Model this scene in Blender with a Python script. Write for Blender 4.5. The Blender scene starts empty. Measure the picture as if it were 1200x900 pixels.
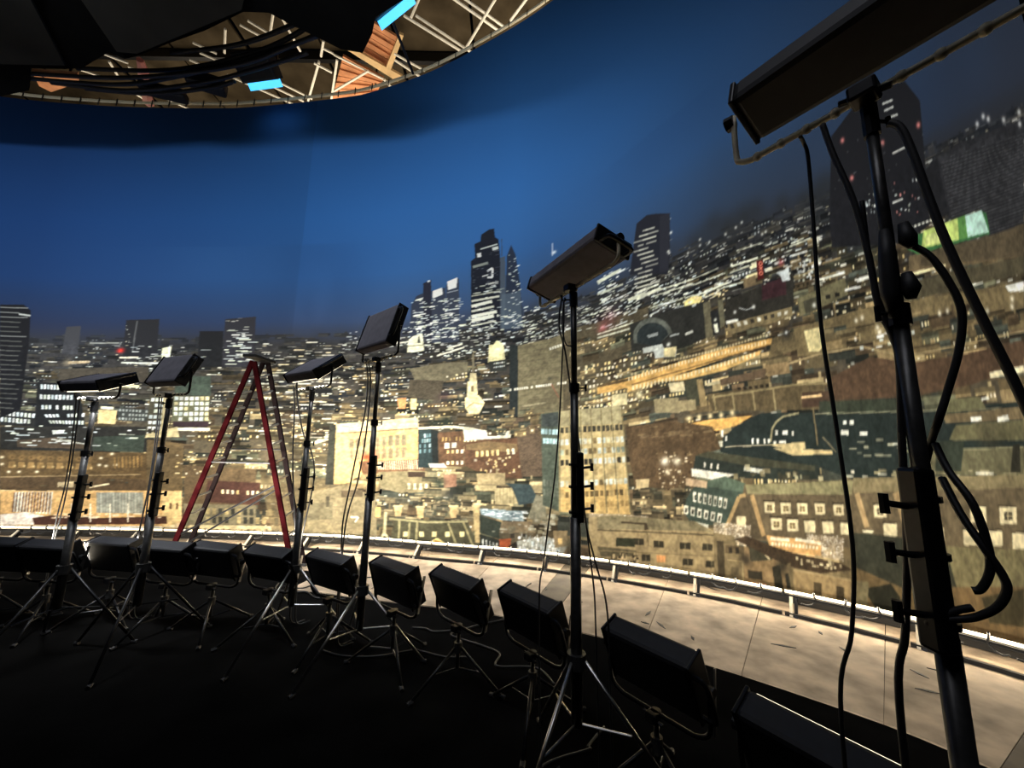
import bpy, bmesh, math, random
import numpy as np
from mathutils import Vector, Matrix
C = bpy.context.scene.collection
S = bpy.context.scene
# ------------------------------------------------------------------ camera
F, PITCH, ROLL, EYE = 451.0, math.radians(9), math.radians(1), 2.0
cd = bpy.data.cameras.new('camera'); cam = bpy.data.objects.new('camera', cd); C.objects.link(cam)
cd.sensor_width = 36; cd.lens = 36*F/1200; cd.clip_start = .05; cd.clip_end = 200
fw = Vector((0, math.cos(PITCH), math.sin(PITCH))); up = Vector((0, -math.sin(PITCH), math.cos(PITCH))); rt = Vector((1, 0, 0))
cr, sr = math.cos(ROLL), math.sin(ROLL)
r2 = rt*cr + up*sr; u2 = up*cr - rt*sr
cam.matrix_world = Matrix(((r2.x, u2.x, -fw.x, 0), (r2.y, u2.y, -fw.y, 0), (r2.z, u2.z, -fw.z, EYE), (0, 0, 0, 1)))
S.camera = cam
# ------------------------------------------------------------------ world and exposure
w = bpy.data.worlds.new('world'); S.world = w; w.use_nodes = True
w.node_tree.nodes['Background'].inputs[0].default_value = (.10, .12, .16, 1)
w.node_tree.nodes['Background'].inputs[1].default_value = .004
S.view_settings.view_transform = 'Standard'; S.view_settings.look = 'None'
S.view_settings.exposure = 0; S.view_settings.gamma = 1; S.view_settings.use_curve_mapping = False
P_HIGH, P_LOW, P_RAIL = 70, 17, 7.5          # watts of the tall floods, the low floods, each batten
def add_light(name, kind, loc, energy, color, parent=None, target=None, **kw):
    l = bpy.data.lights.new(name, kind); l.energy = energy; l.color = color
    for k, v in kw.items(): setattr(l, k, v)
    o = bpy.data.objects.new(name, l); C.objects.link(o); o.location = loc
    if parent: o.parent = parent
    if target is not None: o.rotation_euler = (Vector(target)-Vector(loc)).to_track_quat('-Z', 'Y').to_euler()
    return o
# unseen lamps added behind the backdrop top to light the stage roof
add_light('roof_fill_light', 'AREA', (-5.5, 12.0, 10.2), 300, (1, .84, .62), target=(-4, 11, 15), size=5, shape='DISK')
add_light('roof_fill_light', 'AREA', (1.5, 10.0, 11.2), 300, (1, .84, .62), target=(1, 9.5, 15), size=5, shape='DISK')
add_light('roof_fill_light', 'AREA', (-13, 12.5, 10.2), 260, (1, .84, .62), target=(-13, 11.5, 15), size=5, shape='DISK')
# unseen bare lamps added where the flood rows run past the frame edges
for loc, tg, pw in (((-7.6, 4.3, 2.7), (-10.5, 8.3, 3.6), 90), ((-9.6, 3.9, 2.7), (-13, 8.0, 3.6), 90), ((2.2, -.9, 2.9), (5.9, 1.2, 3.6), 40)):
    add_light('off_frame_flood', 'AREA', loc, pw, (.86, .92, 1.0), target=tg, shape='RECTANGLE', size=.6, size_y=.3, spread=math.radians(130))
for loc, tg in (((-7.5, 4.4, .7), (-9, 8.3, 1.6)), ((-8.8, 4.2, .7), (-11, 8.2, 1.6)), ((1.9, .5, .7), (5.4, 2.8, 1.5))):
    add_light('off_frame_flood', 'AREA', loc, 36, (1, .94, .82), target=tg, shape='RECTANGLE', size=.5, size_y=.3, spread=math.radians(150))
# unseen lamps added above the frame to wash the sky of the backdrop
for loc, tg, pw in (((-10.5, 2.6, 8.0), (-12.5, 8.1, 5.2), 112), ((-6.6, 2.4, 8.0), (-7.6, 8.3, 5.2), 108), ((-2.9, 2.0, 8.0), (-3.2, 8.0, 5.2), 102), ((.2, 1.4, 8.0), (1.2, 7, 5.4), 80), ((1.6, -.8, 8.0), (4.9, 4.3, 5.4), 14)):
    add_light('overhead_wash', 'AREA', loc, pw, (.86, .93, 1.0), target=tg, shape='RECTANGLE', size=.9, size_y=.4, spread=math.radians(128))
add_light('head_back_fill', 'AREA', (-1.5, -.5, 8.3), 36, (.88, .9, 1.0), target=(-1.6, 1.8, 2), shape='RECTANGLE', size=5, size_y=2, spread=math.radians(130))  # soft fill added overhead to brighten the backs of the flood heads
# ------------------------------------------------------------------ helpers
def ray(x, y):
    u = (x-600)/F; v = -(y-450)/F
    u, v = u*cr - v*sr, u*sr + v*cr
    return Vector((u, math.cos(PITCH)-v*math.sin(PITCH), math.sin(PITCH)+v*math.cos(PITCH)))
def atz(x, y, z):
    d = ray(x, y); return d*((z-EYE)/d.z) + Vector((0, 0, EYE))
def atd(x, y, D):
    d = ray(x, y); return d*(D/math.hypot(d.x, d.y)) + Vector((0, 0, EYE))
def mat(name, col, rough=.6, metal=0, noise=0, scale=8, bump=0, emit=None, estr=0):
    m = bpy.data.materials.new(name); m.use_nodes = True; nt = m.node_tree; b = nt.nodes['Principled BSDF']
    b.inputs['Base Color'].default_value = (*col, 1); b.inputs['Roughness'].default_value = rough; b.inputs['Metallic'].default_value = metal
    if noise or bump:
        tc = nt.nodes.new('ShaderNodeTexCoord'); n = nt.nodes.new('ShaderNodeTexNoise'); n.inputs['Scale'].default_value = scale; n.inputs['Detail'].default_value = 6
        nt.links.new(tc.outputs['Object'], n.inputs['Vector'])
        if noise:
            r = nt.nodes.new('ShaderNodeValToRGB'); r.color_ramp.elements[0].position = .3; r.color_ramp.elements[1].position = .7
            r.color_ramp.elements[0].color = (*[c*(1-noise) for c in col], 1); r.color_ramp.elements[1].color = (*[min(1, c*(1+noise*.6)) for c in col], 1)
            nt.links.new(n.outputs['Fac'], r.inputs[0]); nt.links.new(r.outputs[0], b.inputs['Base Color'])
        if bump:
            bp = nt.nodes.new('ShaderNodeBump'); bp.inputs['Strength'].default_value = bump; bp.inputs['Distance'].default_value = .01
            nt.links.new(n.outputs['Fac'], bp.inputs['Height']); nt.links.new(bp.outputs[0], b.inputs['Normal'])
    if rough >= .9: b.inputs['Specular IOR Level'].default_value = 0
    if emit: b.inputs['Emission Color'].default_value = (*emit, 1); b.inputs['Emission Strength'].default_value = estr
    return m
M = dict(
    housing=mat('black_housing', (.012, .012, .014), .6, 0, .3, 20),
    lithousing=mat('lit_black_housing', (.20, .19, .215), .9, 0, .15, 14),  # black housing lightened: light on the head backs put into its colour
    cloth=mat('black_cloth', (.004, .004, .004), 1, 0, .2, 3),
    panel=mat('dark_ceiling_cloth', (.018, .0172, .0155), .95, 0, .15, 2),
    blackmetal=mat('black_metal', (.015, .015, .016), .35, .6, .3, 30),
    chrome=mat('bright_steel', (.5, .49, .47), .28, 1, .15, 20),
    greymetal=mat('grey_steel', (.085, .083, .08), .36, .6, .3, 25),
    rubber=mat('black_rubber', (.012, .012, .013), .55),
    lamp=mat('lamp_front', (.8, .8, .75), .6, emit=(1, .86, .62), estr=2.2),
    batten=mat('batten_tube', (.8, .75, .62), .4, emit=(1, .83, .55), estr=1.5),
    cyan=mat('cyan_lamp_front', (.3, .6, .8), .5, emit=(.06, .48, .95), estr=1.7),
    litmetal=mat('lit_pale_metal', (.78, .70, .50), .5, 0, .1, 30),  # warm lamplight on yoke bars, beads and pipe put into the colour
    cream=mat('cream_bracket', (.62, .54, .4), .5, 0, .15, 20),
    red=mat('red_fibreglass', (.015, .002, .0025), .9, 0, .6, 5),
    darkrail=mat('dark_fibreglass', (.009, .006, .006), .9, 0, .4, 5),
    alu=mat('aluminium', (.35, .35, .34), .4, .5, .15, 30),
    timber=mat('orange_timber', (.58, .24, .10), .75, 0, .3, 4),
    beam=mat('pale_timber', (.62, .42, .2), .7, 0, .25, 4),
    roof=mat('brown_roof_sheet', (.06, .047, .03), .9, 0, .5, 1.1),
    white=mat('white_tube', (.8, .77, .68), .5, 0, .1, 10),
    pink=mat('pink_tape', (.7, .25, .22), .6, 0, .2, 10),
    rope=mat('pale_rope', (.45, .4, .3), .9),
    shadefloor=mat('shade_dark_floor', (.006, .0058, .0055), .95, 0, .35, 2.5, .3),  # shade of the near floor put into a near-black colour
    hem=mat('black_hem', (.012, .011, .01), .7),
)
def link(name, bm, m, parent=None, smooth=False):
    me = bpy.data.meshes.new(name); bm.to_mesh(me); bm.free()
    if smooth:
        for p in me.polygons: p.use_smooth = True
    me.materials.append(m)
    o = bpy.data.objects.new(name, me); C.objects.link(o)
    if parent: o.parent = parent
    return o
def tag(o, label, cat, group=None):
    o['label'] = label; o['category'] = cat
    if group: o['group'] = group
    return o
def thing(name, loc, rz, label, cat, group=None):
    o = bpy.data.objects.new(name, None); C.objects.link(o); o.location = loc; o.rotation_euler = (0, 0, rz); o.empty_display_size = .1
    return tag(o, label, cat, group)
def new(): return bmesh.new()
def box(bm, c, s, rot=None, bev=0):
    r = bmesh.ops.create_cube(bm, size=1); vs = r['verts']
    for v in vs:
        v.co = Vector((v.co.x*s[0], v.co.y*s[1], v.co.z*s[2]))
    if bev:
        es = list({e for v in vs for e in v.link_edges})
        rr = bmesh.ops.bevel(bm, geom=es, offset=bev, segments=2, affect='EDGES', profile=.5)
        vs = list({v for f in rr['faces'] for v in f.verts} | {v for v in vs if v.is_valid})
    mt = (rot.to_4x4() if rot else Matrix())
    for v in vs: v.co = (mt @ v.co) + Vector(c)
    return vs
def tube(bm, pts, r, n=8, closed=False, cap=True):
    pts = [Vector(p) for p in pts]; rs = r if isinstance(r, (list, tuple)) else [r]*len(pts)
    rings = []; prev = None
    for i, p in enumerate(pts):
        if closed: t = pts[(i+1) % len(pts)]-pts[i-1]
        else: t = pts[min(i+1, len(pts)-1)]-pts[max(i-1, 0)]
        t.normalize()
        if prev is None: a = t.orthogonal().normalized()
        else: a = (prev-t*prev.dot(t)).normalized()
        prev = a; b = t.cross(a)
        rings.append([bm.verts.new(p+(a*math.cos(2*math.pi*k/n)+b*math.sin(2*math.pi*k/n))*rs[i]) for k in range(n)])
    for i in range(len(rings)-(0 if closed else 1)):
        A, B = rings[i], rings[(i+1) % len(rings)]
        for k in range(n): bm.faces.new((A[k], A[(k+1) % n], B[(k+1) % n], B[k]))
    if cap and not closed: bm.faces.new(rings[0][::-1]); bm.faces.new(rings[-1])
def smooth_path(pts, k=6):
    P = [Vector(p) for p in pts]; out = []
    for i in range(len(P)-1):
        a, b, c, d = P[max(i-1, 0)], P[i], P[i+1], P[min(i+2, len(P)-1)]
        for j in range(k):
            t = j/k; out.append(.5*((2*b)+(c-a)*t+(2*a-5*b+4*c-d)*t*t+(3*b-a-3*c+d)*t**3))
    return out+[P[-1]]
def slab(bm, poly, th):
    """closed prism from a horizontal-ish polygon, th downward-positive along z"""
    a = [bm.verts.new(p) for p in poly]; b = [bm.verts.new(Vector(p)+Vector((0, 0, th))) for p in poly]
    n = len(poly); bm.faces.new(a); bm.faces.new(b[::-1])
    for i in range(n): bm.faces.new((a[i], b[i], b[(i+1) % n], a[(i+1) % n]))
# ------------------------------------------------------------------ plan of the curved backdrop
CP = [(-17.5, 5.6), (-15.5, 6.9), (-13, 7.9), (-10.4, 8.25), (-7.3, 8.3), (-4.2, 8.15), (-2.4, 7.9), (-1.2, 7.6), (.3, 7.25), (1.6, 6.75), (2.98, 6.03), (4.02, 5.26), (4.75, 4.55), (5.3, 3.7), (5.8, 2.4), (6.0, .8), (6, -1), (5.8, -2.4)]
_w = smooth_path([(x, y, 0) for x, y in CP], 14)
WX = np.array([p.x for p in _w]); WY = np.array([p.y for p in _w])
WS = np.r_[0, np.cumsum(np.hypot(np.diff(WX), np.diff(WY)))]
WAZ = np.arctan2(WX, WY)
def wall_s(s, off=0., z=0.):
    x, y = float(np.interp(s, WS, WX)), float(np.interp(s, WS, WY))
    x1, y1 = float(np.interp(s+.05, WS, WX)), float(np.interp(s+.05, WS, WY)); x0, y0 = float(np.interp(s-.05, WS, WX)), float(np.interp(s-.05, WS, WY))
    t = Vector((x1-x0, y1-y0, 0)).normalized(); n = Vector((t.y, -t.x, 0))      # n points into the set
    return Vector((x, y, z)) + n*off, t, n
def s_of_az(a): return float(np.interp(a, WAZ, WS))
HS_X = [-150, 0, 250, 450, 600, 700, 780, 860, 950, 1060, 1200, 1350]
HS_Z = [4.15, 4.15, 4.2, 4.24, 4.38, 4.68, 5.1, 5.4, 5.55, 5.65, 5.75, 5.8]
TOP_AZ = np.radians([-75, -55, -40, -25, -18, -10, -1, 5, 15, 90]); TOP_Z = [10.0, 10.02, 10.05, 10.3, 10.55, 10.85, 11.36, 11.7, 12.2, 12.4]
PRINT_GAIN = .95
# ------------------------------------------------------------------ the print on the backdrop (painted in the cloth's own coordinates)
NC, NR, TMAX, SS = 1360, 505, 1.52, 2           # vertex columns and rows of the printed zone, oversampling
AZ0, AZ1 = math.radians(-59.2), math.radians(57.5)
TA0, TA1 = math.tan(AZ0), math.tan(AZ1)
GW, GH = NC*SS, NR*SS
img = np.zeros((GH, GW, 3), np.float32)
rng = np.random.default_rng(7)
def zh_az(az): return np.interp(600+F*np.tan(az), HS_X, HS_Z)
def to_cv(x, y):
    """picture point -> point of the print (column, row); the print's rows follow its painted horizon"""
    d = ray(x, y); az = math.atan2(d.x, d.y)
    s = np.interp(az, WAZ, WS); wx = np.interp(az, WAZ, WX); wy = np.interp(az, WAZ, WY)
    z = EYE + d.z*math.hypot(wx, wy)/math.hypot(d.x, d.y)
    return ((math.tan(az)-TA0)/(TA1-TA0)*GW, z/float(zh_az(az))/TMAX*GH)
def col(c): return np.array(c, np.float32)/255
def fillcv(pts, c, a=1., noise=0.):
    P = np.array(pts, float); x0, y0 = np.floor(P.min(0)).astype(int); x1, y1 = np.ceil(P.max(0)).astype(int)
    x0, y0 = max(x0, 0), max(y0, 0); x1, y1 = min(x1+1, GW), min(y1+1, GH)
    if x1 <= x0 or y1 <= y0: return
    X, Y = np.meshgrid(np.arange(x0, x1)+.5, np.arange(y0, y1)+.5); m = np.zeros(X.shape, bool); n = len(P)
    for i in range(n):
        (xa, ya), (xb, yb) = P[i], P[(i+1) % n]
        if ya == yb: continue
        m ^= ((ya > Y) != (yb > Y)) & (X < (xb-xa)*(Y-ya)/(yb-ya)+xa)
    r = img[y0:y1, x0:x1]; cc = col(c)
    if noise: cc = cc*(1+noise*(rng.random(X.shape+(1,))-.5)); v = r*(1-a)+cc*a; r[m] = v[m]
    else: r[m] = r[m]*(1-a)+cc*a
def Q(pts, c, a=1., noise=.12):
    out = []; n = len(pts)
    for i in range(n):
        p, q = pts[i], pts[(i+1) % n]; k = max(1, int(math.hypot(q[0]-p[0], q[1]-p[1])/25))
        for j in range(k): out.append(to_cv(p[0]+(q[0]-p[0])*j/k, p[1]+(q[1]-p[1])*j/k))
    fillcv(out, c, a, noise)
def L(p, q, wd, c, a=1.):
    d = Vector((q[0]-p[0], q[1]-p[1])); 
    if d.length < .01: return
    n = Vector((-d.y, d.x)).normalized()*wd/2
    Q([(p[0]+n.x, p[1]+n.y), (q[0]+n.x, q[1]+n.y), (q[0]-n.x, q[1]-n.y), (p[0]-n.x, p[1]-n.y)], c, a, 0)
def PL(pts, wd, c, a=1.):
    for i in range(len(pts)-1): L(pts[i], pts[i+1], wd, c, a)
def bil(q, u, v):
    (a, b, c, d) = q
    return tuple((1-u)*(1-v)*a[k]+u*(1-v)*b[k]+u*v*c[k]+(1-u)*v*d[k] for k in (0, 1))
WARM = [(255, 235, 180), (250, 220, 150), (255, 245, 215)]; COOL = [(225, 235, 230), (250, 250, 240), (235, 240, 215)]
def Wn(q, nx, ny, c=None, p=1., fx=.6, fy=.55, off=None, j=0.):
    """a grid of windows in the quad tl, tr, br, bl"""
    for iy in range(ny):
        for ix in range(nx):
            lit = rng.random() < p
            if not lit and off is None: continue
            cc = (c or WARM)[rng.integers(len(c or WARM))] if lit else off
            u0 = (ix+.5-fx/2+j*(rng.random()-.5))/nx; u1 = u0+fx/nx; v0 = (iy+.5-fy/2)/ny; v1 = v0+fy/ny
            k = .8+.25*rng.random() if lit else .85+.3*rng.random()
            fillcv([to_cv(*bil(q, a, b)) for a, b in ((u0, v0), (u1, v0), (u1, v1), (u0, v1))], tuple(min(255, x*k) for x in cc))
def R(s, e, z0, z1, c, a=1., noise=.1):
    """axis-aligned patch in canvas units"""
    x0, x1, y0, y1 = int(max(0, s)), int(min(GW, e)), int(max(0, z0)), int(min(GH, z1))
    if x1 <= x0 or y1 <= y0: return
    r = img[y0:y1, x0:x1]; cc = col(c)
    if noise: cc = cc*(1+noise*(rng.random((y1-y0, x1-x0, 1))-.5))
    r[:] = r*(1-a)+cc*a
def SC(q, n, w, h, cs, p=2., a=1.):
    """scatter of small streaks that follow the print's rows; sizes in picture pixels"""
    for _ in range(n):
        u, v = rng.random(), rng.random()
        x, y = to_cv(*bil(q, u, v)); cc = cs[rng.integers(len(cs))]
        ww = w*(.3+.9*rng.random()**p)*GW/1430; hh = max(1, h*(.5+.8*rng.random())*1.9)
        R(x, x+max(1, ww*2/2), y, y+hh, cc, a*(.6+.4*rng.random()), 0)
def G(x, y, r, c, a=.8):
    cx, cy = to_cv(x, y); rx = r*GW/1430*1.0; x0, x1 = int(max(0, cx-3*rx)), int(min(GW, cx+3*rx)); y0, y1 = int(max(0, cy-3*rx)), int(min(GH, cy+3*rx))
    if x1 <= x0 or y1 <= y0: return
    X, Y = np.meshgrid(np.arange(x0, x1), np.arange(y0, y1)); g = (a*np.exp(-((X-cx)**2+(Y-cy)**2)/(rx*rx)))[..., None]
    img[y0:y1, x0:x1] = img[y0:y1, x0:x1]*(1-g)+col(c)*g
def BL(q, n, cs, w, h, lit=.3, wc=None, dk=.6):
    """jumble of low houses in a quad: wall, roof edge, windows (far ones first)"""
    vs = np.sort(rng.random(n))
    for v in vs:
        u = rng.random(); x, y = to_cv(*bil(q, u, v)); cc = np.array(cs[rng.integers(len(cs))], float)*(dk+.75*rng.random())
        ww = w*(.4+rng.random())*GW/1430; hh = h*(.4+rng.random())*1.9
        R(x, x+ww, y-hh, y, tuple(cc), .95, .18)
        R(x, x+ww, y-hh*.28, y, tuple(cc*(.6 if rng.random() < .6 else 1.45)), .8, .1)
        if rng.random() < .35: R(x+ww*.7, x+ww*.7+ww*.12+2, y, y+hh*.35, tuple(cc*1.3), .9)
        if rng.random() < lit and ww > 6:
            k = int(max(1, ww/7)); 
            for i in range(k):
                if rng.random() < .6: R(x+(i+.3)*ww/k, x+(i+.65)*ww/k+1, y-hh*.75, y-hh*.45, (wc or WARM)[rng.integers(3)], .95, 0)
# --- sky of the print: blue evening, grey haze at the painted horizon
tt = (np.arange(GH)+.5)/GH*TMAX
def sky_at(t, px):
    """colour of the printed sky (t = height over painted horizon height)"""
    k = np.clip((t-.98)/.70, 0, 1); k2 = np.clip((t-1.)/.34, 0, 1)
    hz = np.stack([np.interp(px, [0, 300, 600, 850, 1200], v) for v in ([40, 46, 62, 52, 48], [42, 54, 72, 56, 48], [58, 80, 94, 64, 54])], -1)
    bl = np.stack([np.interp(px, [0, 300, 600, 850, 1200], v) for v in ([22, 36, 50, 44, 44], [58, 84, 104, 82, 62], [108, 142, 166, 128, 88])], -1)
    e = (k2*.6+k*.4)[..., None]
    return (hz*(1-e)+bl*e)/255*np.where(px < 333, .93, 1)[..., None]
pxs = 600+F*(TA0+(TA1-TA0)*(np.arange(GW)+.5)/GW)
TT, PX = np.meshgrid(tt, pxs, indexing='ij'); img[:] = sky_at(TT, PX)
# soft tonal cloudiness
for _ in range(60):
    G(rng.uniform(0, 1250), rng.uniform(60, 330), rng.uniform(30, 90), (52, 92, 140) if rng.random() < .5 else (30, 58, 100), .10)
# --- ground tone under the horizon
k = np.clip(TT/1.0, 0, 1)[..., None]
g = col((118, 104, 74))*(1-k)**1.0 + col((44, 44, 46))*k
fade = np.clip((1.03-TT)/.06, 0, 1)[..., None]; img[:] = img*(1-fade)+g*fade
BR = [(120, 104, 74), (96, 84, 60), (84, 84, 66), (132, 118, 86), (74, 62, 46), (62, 66, 58)]
GR = [(58, 56, 52), (44, 46, 46), (70, 66, 56), (36, 38, 42)]
SKYL = [(0, 395), (250, 395), (450, 392), (600, 372), (700, 345), (780, 300), (860, 265), (950, 235), (1060, 185), (1200, 120)]
def below(x, d):
    y = np.interp(x, [p[0] for p in SKYL], [p[1] for p in SKYL]); return y+d
for i, (d0, d1, n, w, h, cs, lit) in enumerate([(-3, 14, 420, 16, 5, GR, .1), (10, 45, 900, 16, 5, GR, .3), (35, 90, 900, 22, 7, GR+BR[:3], .35), (80, 150, 700, 26, 10, BR, .4), (140, 240, 520, 32, 14, BR, .35), (230, 420, 420, 44, 22, BR, .3)]):
    for xa in range(-20, 1220, 62):
        q = [(xa, below(xa, d0)), (xa+62, below(xa+62, d0)), (xa+62, below(xa+62, d1)), (xa, below(xa, d1))]
        BL(q, n//20, cs, w, h, lit, COOL if i < 3 else WARM, .38 if i < 4 else .55)
LT = [(235, 235, 220), (200, 200, 185), (250, 245, 225), (150, 150, 140), (240, 225, 180)]
for xa in range(-20, 1220, 62):
    for d0, d1, n, w, h in ((0, 14, 5 if xa > 450 else 3, 7, 1.2), (8, 40, 18 if xa > 450 else 13, 9, 1.3), (35, 95, 27 if xa > 620 else 19, 10, 1.6), (90, 160, 18, 8, 1.8), (150, 260, 10, 6, 2.2)):
        SC([(xa, below(xa, d0)), (xa+62, below(xa+62, d0)), (xa+62, below(xa+62, d1)), (xa, below(xa, d1))], n, w, h, LT)
# haze over the far edge
for x in range(-20, 1240, 26): G(x, below(x, -2), 15, (46, 50, 58), .45); G(x, below(x, 10), 18, (44, 45, 48), .25 if x < 450 else .1)
# --- left third
Q([(72, 415), (78, 383), (95, 382), (91, 415)], (58, 58, 60)); Q([(143, 420), (148, 375), (187, 374), (183, 420)], (36, 36, 38)); L((161, 376), (155, 412), 1.6, (90, 90, 88))
SC([(145, 380), (152, 380), (152, 410), (145, 410)], 12, 3, 1.2, LT)
Q([(231, 430), (234, 388), (262, 388), (260, 430)], (27, 28, 30)); Q([(260, 430), (264, 374), (300, 371), (297, 430)], (42, 42, 47))
SC([(261, 385), (292, 383), (290, 428), (261, 430)], 46, 14, 1.6, COOL); SC([(264, 373), (290, 371), (290, 380), (264, 382)], 6, 6, 1, LT)
L((105, 402), (140, 402), 1.6, (140, 140, 130)); G(141, 411, 4, (255, 60, 50), .95); G(78, 425, 6, (190, 170, 130), .5); L((80, 425), (105, 424), 3, (190, 165, 125), .8)
L((140, 419), (162, 419), 2, (235, 220, 190)); L((142, 425), (200, 426), 2, (215, 215, 195)); Q([(70, 432), (175, 430), (172, 448), (68, 447)], (66, 60, 50))
Q([(190, 408), (201, 406), (198, 428), (189, 428)], (225, 222, 180)); L((199, 406), (196, 428), 1.6, (250, 250, 240))
SC([(150, 405), (240, 405), (240, 432), (150, 432)], 34, 12, 1.5, COOL)
Q([(44, 448), (92, 450), (100, 500), (40, 500)], (28, 29, 29))
Wn([(47, 449), (70, 450), (70, 458), (47, 457)], 6, 1, COOL, .9, .7, .7); Wn([(46, 461), (91, 462), (90, 470), (46, 469)], 10, 1, COOL, .9, .7, .7); Wn([(48, 473), (90, 474), (90, 482), (48, 481)], 10, 1, COOL, .8, .7, .6); Wn([(50, 484), (100, 482), (98, 500), (60, 498)], 11, 2, COOL, .8, .7, .5)
Q([(0, 478), (43, 482), (40, 500), (0, 498)], (38, 38, 36)); Wn([(0, 480), (42, 484), (40, 498), (0, 495)], 9, 2, COOL, .85, .65, .7)
Q([(0, 500), (180, 500), (180, 530), (0, 527)], (42, 41, 37)); Q([(20, 516), (70, 512), (100, 520), (100, 526), (20, 524)], (78, 66, 52)); Q([(110, 512), (170, 510), (168, 530), (108, 528)], (58, 66, 56))
SC([(0, 495), (180, 500), (180, 524), (0, 522)], 42, 13, 2, COOL); PL([(62, 515), (105, 521), (107, 508)], 1.4, (190, 190, 175)); Q([(61, 504), (76, 504), (74, 508), (62, 509)], (240, 240, 225))
Q([(116, 480), (137, 481), (135, 497), (114, 496)], (232, 200, 140)); Q([(118, 476), (133, 477), (133, 480), (118, 479)], (250, 240, 200)); L((128, 451), (163, 453), 3.2, (235, 220, 170)); L((128, 455), (163, 457), 1, (90, 70, 50))
Q([(139, 478), (174, 480), (173, 494), (138, 493)], (60, 62, 58)); Wn([(139, 478), (174, 480), (173, 494), (138, 493)], 9, 3, [(170, 175, 165)], .8)
Q([(205, 440), (247, 441), (247, 464), (205, 463)], (62, 72, 62))
Q([(176, 464), (192, 464), (187, 512), (170, 512)], (70, 66, 52)); Wn([(177, 465), (192, 465), (187, 512), (171, 512)], 3, 7, COOL, .9, .8, .6); Q([(192, 465), (200, 465), (196, 512), (187, 512)], (178, 164, 124))
Q([(203, 464), (246, 464), (244, 494), (201, 494)], (92, 92, 70)); Wn([(204, 464), (246, 464), (245, 494), (202, 494)], 7, 5, COOL+[(240, 225, 170)], .85, .72, .7); Q([(203, 494), (245, 494), (244, 500), (203, 500)], (54, 42, 46)); L((208, 503), (246, 503), 3.6, (250, 245, 220)); Q([(172, 508), (208, 500), (210, 512), (170, 513)], (196, 180, 135)); Wn([(172, 500), (186, 500), (186, 510), (172, 510)], 2, 1, [(50, 46, 38)])
Q([(0, 527), (172, 531), (172, 566), (0, 563)], (92, 74, 48), 1, .3)
for i in range(9):
    x = 14+i*11.2; y = 538+i*.3
    G(x, y-2, 3.6, (170, 134, 80), .85); G(x, y-2, 1.8, (70, 54, 36), .9); Q([(x-3.5, y+3), (x+3.5, y+3), (x+4.5, y+10), (x-4.5, y+10)], (158, 126, 78), .8); G(x+3, y+8, 1.5, (250, 225, 160), .6)
for x, y in ((2, 536), (2, 544), (10, 553), (22, 553), (43, 553), (118, 537), (131, 532), (135, 545), (124, 546), (116, 545), (80, 555)): G(x, y, 2.1, (255, 240, 200), 1)
Wn([(132, 535), (168, 533), (168, 548), (133, 550)], 8, 1, [(150, 118, 70)], 1, .5, .9)
Q([(0, 558), (190, 562), (190, 575), (0, 574)], (84, 68, 48)); L((0, 559), (165, 556), 1.4, (150, 128, 92)); Q([(68, 565), (87, 564), (86, 571), (67, 571)], (190, 170, 130)); L((105, 571), (128, 567), 2, (245, 225, 180)); SC([(0, 562), (190, 562), (190, 572), (0, 572)], 14, 8, 2, BR)
Q([(172, 515), (215, 520), (214, 580), (172, 575)], (100, 84, 58)); 
Q([(0, 575), (213, 575), (213, 632), (0, 632)], (214, 172, 112), 1, .12); Q([(190, 576), (213, 576), (213, 632), (190, 632)], (222, 190, 132))
Wn([(17, 576), (63, 576), (60, 603), (14, 600)], 12, 1, [(250, 244, 220)], 1, .55, .98, None); 
for i in range(13): L((17+i*3.55, 577), (14.5+i*3.55, 600), 1.4, (92, 62, 48))
Q([(113, 577), (168, 577), (168, 602), (113, 601)], (140, 142, 128)); Wn([(113, 577), (168, 577), (168, 602), (113, 601)], 15, 1, [(188, 186, 166)], 1, .5, .98)
Q([(0, 603), (30, 600), (58, 606), (60, 615), (0, 615)], (244, 232, 214)); Q([(38, 607), (60, 604), (120, 607), (195, 605), (196, 614), (40, 615)], (76, 50, 40), 1, .5); SC([(60, 602), (190, 602), (190, 608), (60, 608)], 30, 10, 2, [(245, 225, 190)])
for x in (84, 106, 129, 150): L((x, 590), (x, 612), 1.6, (248, 238, 210))
Q([(0, 616), (120, 616), (190, 618), (213, 612), (213, 634), (0, 634)], (232, 206, 160)); L((0, 617), (190, 618), 2.2, (255, 250, 230)); Wn([(32, 620), (195, 621), (195, 631), (32, 630)], 7, 1, [(110, 104, 88), (92, 96, 88)], 1, .72, .85); Q([(12, 624), (30, 620), (34, 634), (10, 634)], (150, 110, 96))
Wn([(196, 586), (212, 586), (211, 600), (196, 600)], 2, 1, [(90, 62, 40)], 1, .3, .5)
Q([(215, 545), (300, 550), (300, 600), (216, 600)], (96, 80, 58), 1, .3); Q([(243, 563), (305, 566), (304, 592), (240, 588)], (74, 50, 42), 1, .2); Wn([(258, 573), (305, 575), (305, 581), (258, 579)], 8, 1, WARM, .9, .5, .8); Q([(215, 590), (300, 592), (300, 616), (216, 616)], (120, 112, 88)); Wn([(240, 594), (335, 596), (335, 616), (240, 614)], 13, 2, [(58, 58, 50), (190, 170, 120)], .9, .6, .75)
Q([(222, 615), (362, 617), (362, 634), (220, 633)], (226, 206, 158)); Wn([(222, 618), (345, 619), (345, 631), (222, 631)], 17, 1, [(180, 160, 120)], 1, .3, .8)
SC([(205, 530), (250, 530), (245, 560), (205, 560)], 24, 7, 2.6, WARM); SC([(300, 400), (390, 400), (385, 520), (300, 520)], 120, 14, 2, LT); SC([(390, 440), (480, 440), (480, 490), (390, 490)], 40, 7, 2, WARM)
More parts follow.
